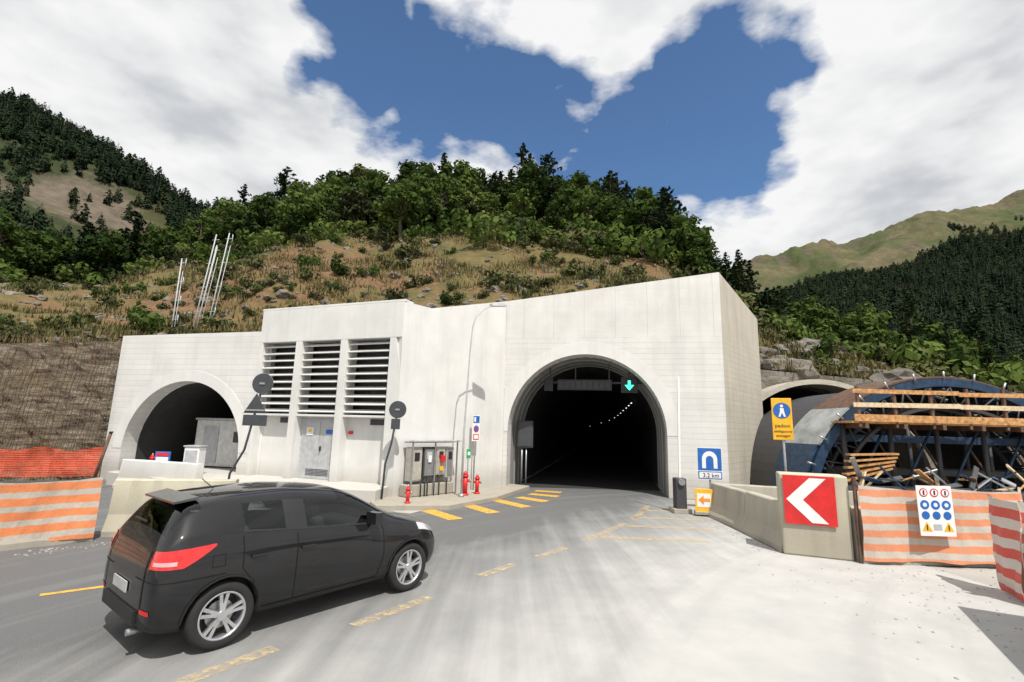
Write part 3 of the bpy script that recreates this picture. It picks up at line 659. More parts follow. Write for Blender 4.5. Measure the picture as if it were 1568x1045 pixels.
for k in range(6):
    x=10.0+k*1.4
    tube('leg_%d'%k,[(x,14.9,0),(x,14.9,2.65)],.07,DARK,fw,6)
    tube('brace_%d'%k,[(x,14.9,.3),(x+1.3,14.9,2.6)],.04,NAVY,fw,6);tube('brace2_%d'%k,[(x+1.3,15.8,.3),(x,15.8,2.6)],.04,RUST,fw,6)
    tube('strut_%d'%k,[(x,14.9,2.6),(x+.5,15.5,3.6 if 1<k<5 else 2.9)],.04,DARK,fw,6)
for y in (15.6,16.4):
    for x in (10.5,12.5,15,16.5):
        tube('prop_%g_%g'%(x,y),[(x,y,0),(x,y,SZ*math.sqrt(max(.1,3.5**2-(x-CX)**2)))],.07,DARK,fw,6)
    box('crossbeam_%g'%y,(7,.18,.22),(CX,y,2.2),NAVY,fw);box('crossbeam_b_%g'%y,(7,.14,.18),(CX,y,1.2),DARK,fw)
for k in range(5):box('stacked_plank_%d'%k,(1.5,.2,.05),(10.1+.05*k,14.2,1.2+.14*k),WOOD,fw,rot=(0,R(-14+3*k),.1),bev=0)
for k in range(34):
    x=9.2+random.random()*7;box('rubble_board_%d'%k,(random.uniform(.3,1.1),.12,.04),(x,13.2+random.random()*.6,.9+random.random()*.45),random.choice([WOOD,RUST,DARK,NAVY,STEEL,WOOD2]),fw,rot=(random.uniform(-1,1),random.uniform(-1,1),random.uniform(-1,1)),bev=0)
box('equipment_stack',(5,1,.9),(11.5,13.7,.45),DARK,fw,bev=.05)
for x in (16.2,16.6):tube('ladder_rail_%g'%x,[(x,13.9,0),(x+.2,14.3,4)],.03,BLUE,fw,6)
for k in range(12):tube('ladder_rung_%d'%k,[(16.2+.017*k,13.9+.03*k,.3*k+.2),(16.6+.017*k,13.9+.03*k,.3*k+.2)],.018,BLUE,fw,5)
# ---------------------------------------------------------------- terrain
def catmull(P,t):
    n=len(P)-1;t=min(max(t,0),.99999)*n;k=int(t);f=t-k
    p=[Vector(P[min(max(k+i,0),n)]) for i in(-1,0,1,2)]
    return .5*((2*p[1])+(p[2]-p[0])*f+(2*p[0]-5*p[1]+4*p[2]-p[3])*f*f+(3*p[1]-p[0]-3*p[2]+p[3])*f**3)
def hill(name,base,ridge,nu,nv,mat,amp,fs_,prof=lambda t:t,back=(0,60,-25),edge=.08):
    def P(s,t):
        b_=catmull(base,s);r=catmull(ridge,s)
        if t<=1:
            p=b_.lerp(r,t);p.z=b_.z+(r.z-b_.z)*prof(t)
        else:p=r+Vector(back)*(t-1)
        k=min(1,t/edge)
        n_=noise.fractal(Vector((p.x,p.y,p.z*.5))*fs_,.9,2.1,6)
        return p+Vector((0,-.3,1))*n_*amp*k
    vs=[];fs=[]
    for i in range(nu+1):
        for j in range(nv+1):vs.append(P(i/nu,1.25*j/nv))
    for i in range(nu):
        for j in range(nv):
            k=i*(nv+1)+j;fs.append((k,k+nv+1,k+nv+2,k+1))
    mesh(name,vs,fs,mat,smooth=True);return P
def terr_mat(name,g1,g2,dry,soil,s1,s2,thr=.5,sthr=.56,extra=None):
    m,nt,b=new_mat(name);v=gcoords(nt);a=noi(nt,v,s1,6,.6);c=noi(nt,v,s2,5,.7);d_=noi(nt,gcoords(nt,(1,1,.6)),s1*2.3,6,.65)
    col=ramp(nt,c,[(.3,g1),(.7,g2)])
    col=mixc(nt,ramp(nt,a,[(thr-.07,(0,)*3),(thr+.07,(1,)*3)]),col,ramp(nt,c,[(.3,[x*.6 for x in dry]),(.7,dry)]))
    sf=ramp(nt,d_,[(sthr,(0,)*3),(sthr+.06,(1,)*3)])
    if extra:
        ds=nt.nodes.new('ShaderNodeVectorMath');ds.operation='DISTANCE';ds.inputs[1].default_value=extra[0];nt.links.new(gcoords(nt),ds.inputs[0])
        near=ramp(nt,M(nt,'ADD',M(nt,'DIVIDE',ds.outputs['Value'],extra[1]),M(nt,'MULTIPLY',M(nt,'SUBTRACT',d_,.5),-2.5)),[(.45,(1,)*3),(.8,(0,)*3)])
        sf=M(nt,'MAXIMUM',sf,near)
    col=mixc(nt,sf,col,ramp(nt,c,[(.3,[x*.5 for x in soil]),(.7,soil)]))
    nt.links.new(col,b.inputs['Base Color']);b.inputs['Roughness'].default_value=1;b.inputs['Specular IOR Level'].default_value=.1
    bump(nt,b,c,.9,.25/s2);return m
m_hill=terr_mat('hillside_grass',(.04,.05,.018),(.085,.09,.034),(.17,.135,.06),(.22,.135,.075),.12,2.2,.41,.54,((-15,31,11),16))
base=[(-90,0,3),(-50,6,4),(-30,13.6,4.6),(-20,17.4,4.9),(-14.5,19.6,5.0),(-9,20,5.1),(-3,20.3,5.6),(2,20.8,6.3),(7,21.2,6.4),(11,22.1,5.4),(16,22.3,4.9),(22,22,4.1),(30,21,2.5),(45,20,0),(90,15,-1)]
ridge=[(-150,50,30),(-95,62,24),(-66,64,20),(-52,66,21),(-42,72,29),(-27,78,38),(-12,80,39),(2,79,39),(16,72,33),(21,60,21.5),(23,50,12.5),(29,42,7),(42,38,4.5),(75,42,4),(120,50,4)]
HP=hill('hillside',base,ridge,330,110,m_hill,1.0,.12,lambda t:t**.92)
m_lm=terr_mat('left_mountain_soil',(.02,.032,.014),(.04,.055,.022),(.075,.075,.036),(.17,.14,.105),.012,.18,.5,.60,((-190,208,98),38))
LP=hill('left_mountain',[(-500,40,20),(-330,60,20),(-230,80,15),(-160,95,12),(-110,110,10),(-60,120,10),(0,130,10)],
 [(-620,240,270),(-420,250,225),(-294,252,184),(-234,250,150),(-178,250,118),(-130,255,108),(-60,265,95)],200,90,m_lm,9,.016,back=(0,200,-60))
m_fm=terr_mat('forest_floor',(.012,.019,.011),(.02,.028,.015),(.025,.032,.018),(.04,.04,.028),.02,.2,.6)
FP=hill('forest_mountain',[(40,110,-5),(90,100,-5),(150,100,-5),(230,100,-5),(330,100,-5)],
 [(150,420,105),(241,400,122),(344,400,148),(444,400,184),(640,400,250)],120,80,m_fm,8,.012,back=(0,200,-60))
m_bm=terr_mat('alpine_grass',(.05,.065,.028),(.09,.10,.045),(.15,.13,.075),(.13,.11,.08),.008,.06,.5)
BP=hill('alpine_mountain',[(250,500,60),(400,500,60),(600,500,60),(900,500,60),(1400,500,60)],
 [(300,920,240),(481,900,325),(689,900,389),(1006,900,487),(1400,900,600)],200,130,m_bm,34,.007,back=(0,300,-80))
# ---------------------------------------------------------------- vegetation sources
def leafq(vs,fs,p,s,nrm,asp=.6):
    a=nrm.orthogonal().normalized();b_=nrm.cross(a);t=random.random()*6.28
    u=a*math.cos(t)+b_*math.sin(t);w_=nrm.cross(u)
    i=len(vs);vs.extend([p-u*s,p-w_*s*asp,p+u*s,p+w_*s*asp]);fs.append((i,i+1,i+2,i+3))
def rv():
    while 1:
        v=Vector((random.uniform(-1,1),random.uniform(-1,1),random.uniform(-1,1)))
        if .05<v.length<1:return v
def limb(vs,fs,p,q,r0,r1,n=5):
    d_=(q-p).normalized();a=d_.orthogonal().normalized();b_=d_.cross(a);i=len(vs)
    for c,r in((p,r0),(q,r1)):
        for k in range(n):t=6.283*k/n;vs.append(c+a*r*math.cos(t)+b_*r*math.sin(t))
    for k in range(n):j=(k+1)%n;fs.append((i+k,i+j,i+n+j,i+n+k))
BARK=simple('bark',(.10,.075,.055),.9)
LG=leafmat('broad_leaves',(.026,.045,.013),(.055,.088,.023),(.09,.13,.034),.22)
LY=leafmat('light_leaves',(.055,.088,.022),(.095,.14,.034),(.13,.17,.045),.22)
LO=leafmat('scrub_leaves',(.036,.044,.021),(.07,.08,.034),(.105,.11,.043),0)
LD=leafmat('needle_leaves',(.011,.022,.011),(.024,.040,.018),(.04,.058,.025),0)
LF=leafmat('far_needles',(.008,.016,.010),(.017,.028,.015),(.028,.042,.021),0)
LS=leafmat('grass_blades',(.07,.075,.03),(.13,.115,.052),(.19,.155,.075),0)
def mkmesh(name,vs,fs,mats,split):
    me=bpy.data.meshes.new(name);me.from_pydata([tuple(v) for v in vs],[],fs)
    for m in mats:me.materials.append(m)
    me.polygons.foreach_set('material_index',[0 if i<split else 1 for i in range(len(fs))]);me.update();return me
def broad(name,h,wd,nc,nl,ls,mat):
    vs=[];fs=[];p=Vector((0,0,-.5));cl_=[]
    q=Vector((random.uniform(-.3,.3),random.uniform(-.3,.3),h*.35));limb(vs,fs,p,q,.035*h,.022*h,7)
    top=q+Vector((random.uniform(-.4,.4),0,h*.4));limb(vs,fs,q,top,.022*h,.008*h,6)
    for i in range(nc):
        v=rv();v.normalize();rr=random.uniform(.5,1.05)
        c=Vector((v.x*wd*rr,v.y*wd*rr,h*.60+v.z*h*.36*rr))
        if c.z<h*.22:c.z=h*.22+random.random()*.5
        c.x*=1-.35*max(0,(c.z/h-.55));c.y*=1-.35*max(0,(c.z/h-.55));cl_.append(c)
        if i%2==0:
            s_=p.lerp(top,random.uniform(.45,.95));limb(vs,fs,s_,c,.010*h,.003*h,4)
    sp_=len(fs)
    for c in cl_:
        r=wd*random.uniform(.2,.38)
        for k in range(nl):
            o_=rv();o_.normalize();o2=o_*r*random.uniform(.55,1.1);o2.z*=.75
            leafq(vs,fs,c+o2,ls*random.uniform(.6,1.3),(o_+rv()*.7+Vector((0,0,.3))).normalized())
    return mkmesh(name,vs,fs,[BARK,mat],sp_)
def conifer(name,h,wd,layers,ls,mat,dens=8,bare=.12,pw=.8):
    vs=[];fs=[];limb(vs,fs,Vector((0,0,-.5)),Vector((0,0,h*.98)),.022*h,.003*h,7);br=[]
    for i in range(layers):
        t=i/(layers-1);z=h*(bare+(1-bare)*t);ln=wd*((1-t)**pw)*random.uniform(.75,1.15)+.15
        for k in range(random.randint(4,7)):
            a=random.random()*6.283;l_=ln*random.uniform(.4,1.2);dz=-l_*random.uniform(-.1,.35)+l_*.3*t
            q=Vector((math.cos(a)*l_,math.sin(a)*l_,z+dz));br.append((Vector((0,0,z)),q,l_));limb(vs,fs,Vector((0,0,z)),q,.012*l_+.01,.004,3)
    sp_=len(fs)
    for p,q,l_ in br:
        for k in range(max(4,int(dens*l_/wd*2.2)+3)):
            t=random.uniform(.18,1.05);c=p.lerp(q,t)+rv()*.24*l_*(1.1-t*.6)+Vector((0,0,-.05*l_))
            leafq(vs,fs,c,ls*random.uniform(.6,1.3),(Vector((0,0,.7))+rv()*.9).normalized(),.45)
    return mkmesh(name,vs,fs,[BARK,mat],sp_)
def bushm(name,r,n,ls,mat):
    vs=[];fs=[]
    for i in range(7):limb(vs,fs,Vector((0,0,-.2)),Vector((random.uniform(-.6,.6)*r,random.uniform(-.6,.6)*r,r*.7)),.03,.01,3)
    sp_=len(fs);cs_=[Vector((random.uniform(-.7,.7)*r,random.uniform(-.7,.7)*r,random.uniform(.15,.8)*r)) for _ in range(9)]
    for c in cs_:
        for k in range(n//9):
            o_=rv();o_.normalize();leafq(vs,fs,c+o_*r*.38*random.uniform(.6,1.1),ls*random.uniform(.6,1.3),(o_+rv()*.6).normalized())
    return mkmesh(name,vs,fs,[BARK,mat],sp_)
def tuft(name,n,h):
    vs=[];fs=[]
    for i in range(n):
        a=random.random()*6.28;x,y=random.uniform(-.6,.6),random.uniform(-.6,.6);hh=h*random.uniform(.5,1.1);l=.6*hh
        w_=.035;i0=len(vs);vs.extend([(x-w_*math.sin(a),y+w_*math.cos(a),-.1),(x+w_*math.sin(a),y-w_*math.cos(a),-.1),(x+math.cos(a)*l,y+math.sin(a)*l,hh)]);fs.append((i0,i0+1,i0+2))
    return mkmesh(name,vs,fs,[LS,LS],0)
def farcon(name,mat,rnd=False):
    vs=[];fs=[]
    limb(vs,fs,Vector((0,0,-1)),Vector((0,0,8)),.2,.05,4);sp_=len(fs)
    for k in range(90):
        t=random.random()**1.3;z=1+8*t;r=(2.3*(1-t)+.2) if not rnd else 2.6*math.sqrt(max(.02,1-(2*t-.9)**2))
        a=random.random()*6.28;rr=r*random.uniform(.4,1.05)
        leafq(vs,fs,Vector((math.cos(a)*rr,math.sin(a)*rr,z-rr*.25)),.9*(1.15-t*(.3 if rnd else 1)),(Vector((math.cos(a),math.sin(a),.7))+rv()*.5).normalized(),.6)
    return mkmesh(name,vs,fs,[BARK,mat],sp_)
def col_of(name,mes):
    c=bpy.data.collections.new(name)
    for i,m in enumerate(mes):c.objects.link(bpy.data.objects.new('%s_variant_%d'%(name,i),m))
    return c
MB=[broad('broadleaf_a',8,2.9,44,40,.31,LG),broad('broadleaf_b',7,2.5,36,40,.29,LY),broad('broadleaf_c',9,3.0,46,40,.32,LG),broad('broadleaf_d',6,2.7,34,40,.29,LO)]
MC=[conifer('conifer_a',10,2.9,20,.32,LD,8,.12,.6),conifer('conifer_b',9,3.0,17,.34,LD,8,.22,.45),conifer('conifer_c',11,2.6,24,.30,LD,8)]
CT=col_of('hill_tree',MB+MC)
CB=col_of('hill_bush',[bushm('bush_a',1.1,300,.16,LG),bushm('bush_b',.9,260,.14,LO),bushm('bush_c',1.2,300,.17,LY),bushm('bush_d',1.0,280,.15,LO)])
CG=col_of('grass_tuft',[tuft('tuft_a',40,.22),tuft('tuft_b',34,.17)])
CF=col_of('far_tree',[farcon('far_a',LF),farcon('far_b',LF),farcon('far_c',LF,True)])
rk=[];rk2=[]
for k in range(3):
    bm=bmesh.new();bmesh.ops.create_icosphere(bm,subdivisions=2,radius=1)
    for v_ in bm.verts:v_.co*=1+.5*noise.noise(v_.co*1.3+Vector((k*7,0,0)));v_.co.z*=.65
    me=bpy.data.meshes.new('rock_%d'%k);bm.to_mesh(me);bm.free();me.materials.append(m_rock);rk.append(me)
    m2=me.copy();m2.materials.clear();m2.materials.append(m_grav);rk2.append(m2)
CR=col_of('rock_source',rk);CRG=col_of('gravel_source',rk2)
def instancer(name,pts,coll):
    me=bpy.data.meshes.new(name);me.from_pydata([p[0] for p in pts],[],[])
    for n_,ty,vals in(('scl','FLOAT',[p[1] for p in pts]),('rz','FLOAT',[random.random()*6.28 for p in pts]),('idx','INT',[p[2] for p in pts])):
        a=me.attributes.new(n_,ty,'POINT');a.data.foreach_set('value',vals)
    o=link(bpy.data.objects.new(name,me));ng=bpy.data.node_groups.new(name,'GeometryNodeTree')
    ng.interface.new_socket('Geometry',in_out='INPUT',socket_type='NodeSocketGeometry');ng.interface.new_socket('Geometry',in_out='OUTPUT',socket_type='NodeSocketGeometry')
    gi=ng.nodes.new('NodeGroupInput');go=ng.nodes.new('NodeGroupOutput');ip=ng.nodes.new('GeometryNodeInstanceOnPoints');ci=ng.nodes.new('GeometryNodeCollectionInfo')
    ci.inputs['Collection'].default_value=coll;ci.inputs['Separate Children'].default_value=True;ci.inputs['Reset Children'].default_value=True
    ip.inputs['Pick Instance'].default_value=True
    def na(n_,ty):
        x=ng.nodes.new('GeometryNodeInputNamedAttribute');x.data_type=ty;x.inputs['Name'].default_value=n_;return [s for s in x.outputs if s.enabled and s.name=='Attribute'][0]
    l=ng.links.new;l(gi.outputs[0],ip.inputs['Points']);l(ci.outputs[0],ip.inputs['Instance'])
    l(na('idx','INT'),ip.inputs['Instance Index']);l(na('scl','FLOAT'),ip.inputs['Scale'])
    cx=ng.nodes.new('ShaderNodeCombineXYZ');l(na('rz','FLOAT'),cx.inputs[2]);l(cx.outputs[0],ip.inputs['Rotation'])
    l(ip.outputs[0],go.inputs[0]);md=o.modifiers.new('scatter','NODES');md.node_group=ng;return o
trees=[];bushes=[];grass=[];rocks=[]
for i in range(7500):
    s=random.random();t=random.random()*1.06
    p=HP(s,t)
    nz=noise.noise(Vector((p.x,p.y,0))*.07)+.4*noise.noise(Vector((p.x,p.y,5))*.25)
    line=.46
    if p.x<-14:line=.60
    if p.x<-50:line=.35
    if p.x>12:line=.32
    dn=(t-line)*2.2+nz*.9
    if p.x>24:dn=.1+nz if p.x<60 else 1
    if dn>.12 and random.random()<.20:
        con=random.random()<(.18 if p.x<10 else .45)
        sc=random.uniform(.45,.85)
        if p.x>13:sc*=.62
        trees.append((p,sc,random.randint(4,6) if con else random.choice((0,1,2,3,0,2))))
    elif dn>-.25 and random.random()<.46:bushes.append((p,random.uniform(.6,1.8),random.randint(0,3)))
    elif random.random()<.11:bushes.append((p,random.uniform(.3,.95),random.choice((0,1,1,3,3))))
for i in range(260):
    s=random.uniform(.12,.62);t=random.random()*.10;p=HP(s,t);bushes.append((p,random.uniform(.2,.45),random.choice((1,3,0,3))))
for i in range(9500):
    s=random.uniform(.12,.95);t=random.random()**1.5*.75;p=HP(s,t)
    if noise.noise(p*.3)>-.05:grass.append((p,random.uniform(.5,1.4),random.randint(0,1)))
for i in range(1000):
    s=random.uniform(.15,.9);t=random.random()**1.5*.5;p=HP(s,t);k=1 if s<.6 else 2.0
    rocks.append((p,random.uniform(.08,.3)*k*(1.6 if random.random()<.08 else 1),random.randint(0,2)))
instancer('hillside_trees',trees,CT);instancer('hillside_bushes',bushes,CB);instancer('hillside_grass',grass,CG);instancer('loose_rocks',rocks,CR)
peb=[]
for i in range(700):
    x=random.uniform(4.2,9.5);y=random.uniform(4,9.1)
    if x<5.5 and random.random()<.7:continue
    peb.append((Vector((x,y,.0)),random.uniform(.005,.02),random.randint(0,2)))
for i in range(300):
    y=random.uniform(10,16);peb.append((Vector((5.35-abs(random.gauss(0,.25)),y,0)),random.uniform(.006,.022),random.randint(0,2)))
for i in range(250):
    t=random.random();peb.append((Vector((-13+t*5.5+random.uniform(0,.5),3.1+t*6.4-random.uniform(0,.3),0)),random.uniform(.006,.025),random.randint(0,2)))
instancer('gravel',peb,CRG)
pts=[]
SC=Vector((-190,208,98))
for i in range(6500):
    s,t=random.random(),random.random()*1.05;p=LP(s,t)
    nz=noise.fractal(Vector((p.x,p.y,p.z))*.02,1,2,4)
    dd=(p-SC).length/38-nz*1.0
    if (nz>-.45 and dd>.8) or (t>.93) or random.random()<.10:pts.append((p,random.uniform(.5,1.05),random.choice((0,1,2,2))))
instancer('left_mountain_forest',pts,CF)
pts=[]
for i in range(8000):
    s,t=random.uniform(0,.9),random.random()**.8*1.03;p=FP(s,t);pts.append((p,random.uniform(.7,1.2),random.choice((0,1,0,1,2))))
instancer('forest_mountain_trees',pts,CF)
pts=[]
for i in range(7000):
    s,t=random.uniform(.0,.8),random.random()*.95;p=BP(s,t)
    if noise.fractal(p*.008,1,2,4)-(t-.55)*1.3>.1:pts.append((p,random.uniform(.9,1.5),random.randint(0,2)))
instancer('alpine_trees',pts,CF)
SG=[(i/200,j/50,HP(i/200,j/50)) for i in range(201) for j in range(51)]
def st_at(x,y):
    b_=min(SG,key=lambda q:(q[2].x-x)**2+(q[2].y-y)**2);return b_[2]
for nm,me,x,y,sc in [('pine_tree',MC[0],-36,72,1.05),('deciduous_tree',MB[3],-25,76,1.3),('deciduous_tree',MB[0],-29,76,.95),('pine_tree',MC[2],1.5,77,1.15),('pine_tree',MC[1],5.5,75,1.2),('pine_tree',MC[1],20.5,54,1.0),('pine_tree',MC[0],22,50,.65),
    ('deciduous_tree',MB[0],-12,76,.95),('deciduous_tree',MB[2],-17,77,.9),('deciduous_tree',MB[3],19,33,.6),('pine_tree',MC[1],17.5,31,.48),('deciduous_tree',MB[1],15,70,.8),('pine_tree',MC[1],36,30,.6),('deciduous_tree',MB[1],23.5,41,.45)]:
    o=bpy.data.objects.new(nm,me);o.location=st_at(x,y);o.scale=(sc,)*3;o.rotation_euler=(0,0,random.random()*6);link(o)
o=bpy.data.objects.new('boulder',rk[1]);o.scale=(.9,.7,.6);o.location=(16.6,20.8,4.75);link(o)
# ---------------------------------------------------------------- car
PAINT,nt,b=new_mat('black_car_paint')
f=noi(nt,coords(nt),3,2);nt.links.new(ramp(nt,f,[(.3,(.007,.007,.008)),(.7,(.010,.010,.012))]),b.inputs['Base Color'])
b.inputs['Roughness'].default_value=.45;b.inputs['Specular IOR Level'].default_value=.15;b.inputs['Coat Weight'].default_value=.85;b.inputs['Coat Roughness'].default_value=.03
GLASS=bpy.data.materials.new('car_glass');GLASS.use_nodes=True;nt=GLASS.node_tree;nt.nodes.clear()
gl=nt.nodes.new('ShaderNodeBsdfGlossy');gl.inputs['Roughness'].default_value=.02
tr=nt.nodes.new('ShaderNodeBsdfTransparent');tr.inputs[0].default_value=(.70,.76,.71,1)
fr=nt.nodes.new('ShaderNodeFresnel');fr.inputs[0].default_value=1.5
mx=nt.nodes.new('ShaderNodeMixShader');ou=nt.nodes.new('ShaderNodeOutputMaterial')
nt.links.new(M(nt,'ADD',fr.outputs[0],.03),mx.inputs[0]);nt.links.new(tr.outputs[0],mx.inputs[1]);nt.links.new(gl.outputs[0],mx.inputs[2]);nt.links.new(mx.outputs[0],ou.inputs[0])
TAIL=simple('tail_lamp_red',(.50,.008,.008),.15,emit=((1,.03,.02),.2),coat=1,scale=14,var=.4)
HEAD=simple('headlamp',(.6,.6,.62),.1,.3,coat=1)
RUBBER=simple('rubber',(.018,.018,.018),.85);ALLOY=simple('alloy',(.62,.63,.65),.28,.85,var=.05)
PLAS=simple('black_trim',(.012,.012,.013),.6)
X=Vector((.623,.782,0)).normalized();Y=Vector((-X.y,X.x,0))
car=empty('car',Matrix(((X.x,Y.x,0,-3.90),(X.y,Y.y,0,5.34),(0,0,1,0),(0,0,0,1))));bpy.context.view_layer.update()
st=[
(0.0,[(0,.34),(.52,.34),(.62,.40),(.69,.50),(.69,.60),(.65,.68),(.60,.73),(.50,.745),(.3,.75),(0,.75)]),
(.05,[(0,.26),(.60,.26),(.73,.32),(.80,.48),(.80,.66),(.775,.78),(.72,.92),(.62,.97),(.35,.99),(0,.995)]),
(.12,[(0,.23),(.67,.23),(.79,.29),(.84,.48),(.85,.70),(.825,.86),(.75,1.03),(.645,1.09),(.4,1.115),(0,1.12)]),
(.25,[(0,.21),(.70,.21),(.81,.27),(.85,.48),(.87,.72),(.85,.91),(.755,1.11),(.615,1.29),(.45,1.345),(0,1.36)]),
(.38,[(0,.20),(.70,.20),(.815,.26),(.855,.48),(.875,.72),(.855,.92),(.76,1.13),(.59,1.365),(.46,1.415),(0,1.435)]),
(.80,[(0,.20),(.70,.20),(.82,.25),(.85,.48),(.865,.71),(.85,.91),(.785,1.09),(.595,1.40),(.46,1.455),(0,1.475)]),
(1.34,[(0,.20),(.70,.20),(.81,.24),(.83,.46),(.84,.69),(.84,.89),(.785,1.04),(.605,1.405),(.47,1.465),(0,1.49)]),
(1.44,[(0,.20),(.70,.20),(.81,.24),(.83,.46),(.84,.69),(.84,.88),(.785,1.03),(.605,1.40),(.47,1.465),(0,1.49)]),
(2.05,[(0,.20),(.70,.20),(.81,.24),(.83,.46),(.84,.69),(.835,.86),(.785,.985),(.605,1.35),(.47,1.42),(0,1.445)]),
(2.30,[(0,.20),(.70,.20),(.81,.24),(.835,.46),(.845,.69),(.835,.85),(.785,.965),(.63,1.26),(.50,1.33),(0,1.36)]),
(2.62,[(0,.20),(.70,.20),(.815,.25),(.85,.47),(.865,.69),(.84,.84),(.785,.95),(.69,1.09),(.54,1.155),(0,1.185)]),
(2.86,[(0,.20),(.70,.20),(.82,.25),(.865,.48),(.875,.69),(.845,.83),(.775,.935),(.71,.985),(.55,1.02),(0,1.04)]),
(3.22,[(0,.20),(.70,.20),(.82,.26),(.865,.48),(.87,.68),(.835,.80),(.76,.89),(.67,.925),(.5,.955),(0,.97)]),
(3.50,[(0,.22),(.66,.22),(.77,.28),(.82,.48),(.81,.64),(.77,.74),(.70,.81),(.60,.845),(.4,.87),(0,.885)]),
(3.66,[(0,.26),(.58,.26),(.68,.32),(.72,.45),(.71,.58),(.66,.65),(.60,.70),(.5,.73),(.32,.75),(0,.76)]),
(3.73,[(0,.34),(.40,.34),(.48,.38),(.54,.46),(.53,.55),(.48,.60),(.44,.64),(.36,.66),(.2,.67),(0,.675)])]
bm=bmesh.new();rows=[];NP=10
for x,p in st:
    full=[(y,z) for y,z in p]+[(-y,z) for y,z in p[-2:0:-1]]
    rows.append([bm.verts.new((x,-y,z)) for y,z in full])
nf=len(rows[0])
for i in range(len(rows)-1):
    xm=(st[i][0]+st[i+1][0])/2
    for k in range(nf):
        j=(k+1)%nf
        fc=bm.faces.new((rows[i][k],rows[i+1][k],rows[i+1][j],rows[i][j]))
        kk=k if k<NP-1 else nf-1-k
        m_i=0
        if kk==6 and (.80<xm<1.34 or 1.44<xm<2.62):m_i=1
        if kk==6 and 1.34<xm<1.44:m_i=2
        if kk in(7,8) and 2.05<xm<2.86:m_i=1
        if kk in(7,8) and .12<xm<.38:m_i=1
        if kk==0 or kk==1:m_i=2
        if kk==5 and 3.22<xm<3.66:m_i=3
        fc.material_index=m_i;fc.smooth=True
bm.faces.new(rows[0]);bm.faces.new(rows[-1][::-1])
cr=bm.edges.layers.float.new('crease_edge')
for i in range(len(rows)-1):
    for k in (6,nf-6,5,nf-5):
        e_=bm.edges.get((rows[i][k],rows[i+1][k]))
        if e_:e_[cr]=.6 if k in(6,nf-6) else .35
bmesh.ops.recalc_face_normals(bm,faces=bm.faces)
me=bpy.data.meshes.new('body');bm.to_mesh(me);bm.free()
for m_ in (PAINT,GLASS,PLAS,HEAD):me.materials.append(m_)
body=link(bpy.data.objects.new('body',me),car)
sb=body.modifiers.new('s','SUBSURF');sb.levels=3;sb.render_levels=3
cutters=[]
for wx in (.66,3.06):
    for sy in (-1,1):
        c_=cyl('cut',.362,.34,(wx,sy*.80,.318),PLAS,car,rot=(R(90),0,0),n=48)
        bo=body.modifiers.new('c','BOOLEAN');bo.object=c_;bo.operation='DIFFERENCE';bo.solver='EXACT';cutters.append(c_)
bpy.context.view_layer.update()
dg=bpy.context.evaluated_depsgraph_get();ev=body.evaluated_get(dg)
me2=bpy.data.meshes.new_from_object(ev);body.modifiers.clear();body.data=me2
for c_ in cutters:bpy.data.objects.remove(c_)
bvh=BVHTree.FromPolygons([v.co.copy() for v in me2.vertices],[tuple(p.vertices) for p in me2.polygons])
def sidepos(x,z,sy):
    return bvh.ray_cast(Vector((x,sy*2,z)),Vector((0,-sy,0)))[0]
def ribbon(name,pts,wd,mat,sy,closed=False,off=.003):
    P_=[]
    for a,b_ in zip(pts,pts[1:]+([pts[0]] if closed else [])):
        n_=max(2,int(math.hypot(b_[0]-a[0],b_[1]-a[1])/.04))
        for i in range(n_):t=i/n_;P_.append((a[0]+(b_[0]-a[0])*t,a[1]+(b_[1]-a[1])*t))
    P_.append(pts[0] if closed else pts[-1])
    vs=[];fs=[]
    for i,(x,z) in enumerate(P_):
        q=P_[min(i+1,len(P_)-1)];p=P_[max(i-1,0)];dx,dz=q[0]-p[0],q[1]-p[1];l_=math.hypot(dx,dz) or 1
        nx,nz=-dz/l_*wd/2,dx/l_*wd/2
        for s_ in(-1,1):
            h=sidepos(x+nx*s_,z+nz*s_,sy)
            if h is None:h=Vector((x,sy*.84,z))
            vs.append(h+Vector((0,sy*off,0)))
    for i in range(len(P_)-1):fs.append((2*i,2*i+1,2*i+3,2*i+2))
    mesh(name,vs,fs,mat,car)
def wrap(name,sy,a0,a1,zf,mat,off=.008,na=16,nz=6,c0=(.55,.35)):
    vs=[];fs=[]
    for i in range(na+1):
        t=i/na;a=R(a0+(a1-a0)*t);dr=Vector((-math.sin(a),sy*math.cos(a),0));z0,z1=zf(t)
        for j in range(nz+1):
            z=z0+(z1-z0)*j/nz;h=bvh.ray_cast(Vector((c0[0],sy*c0[1],z)),dr)[0]
            if h is None:h=Vector((c0[0],sy*c0[1],z))+dr*.5
            vs.append(h+dr*off)
    for i in range(na):
        for j in range(nz):k=i*(nz+1)+j;fs.append((k,k+nz+1,k+nz+2,k+1))
    mesh(name,vs,fs,mat,car,smooth=True)
GAP=simple('panel_gap',(.001,.001,.001),.95)
LENS=simple('reversing_lens',(.55,.30,.30),.2,coat=1)
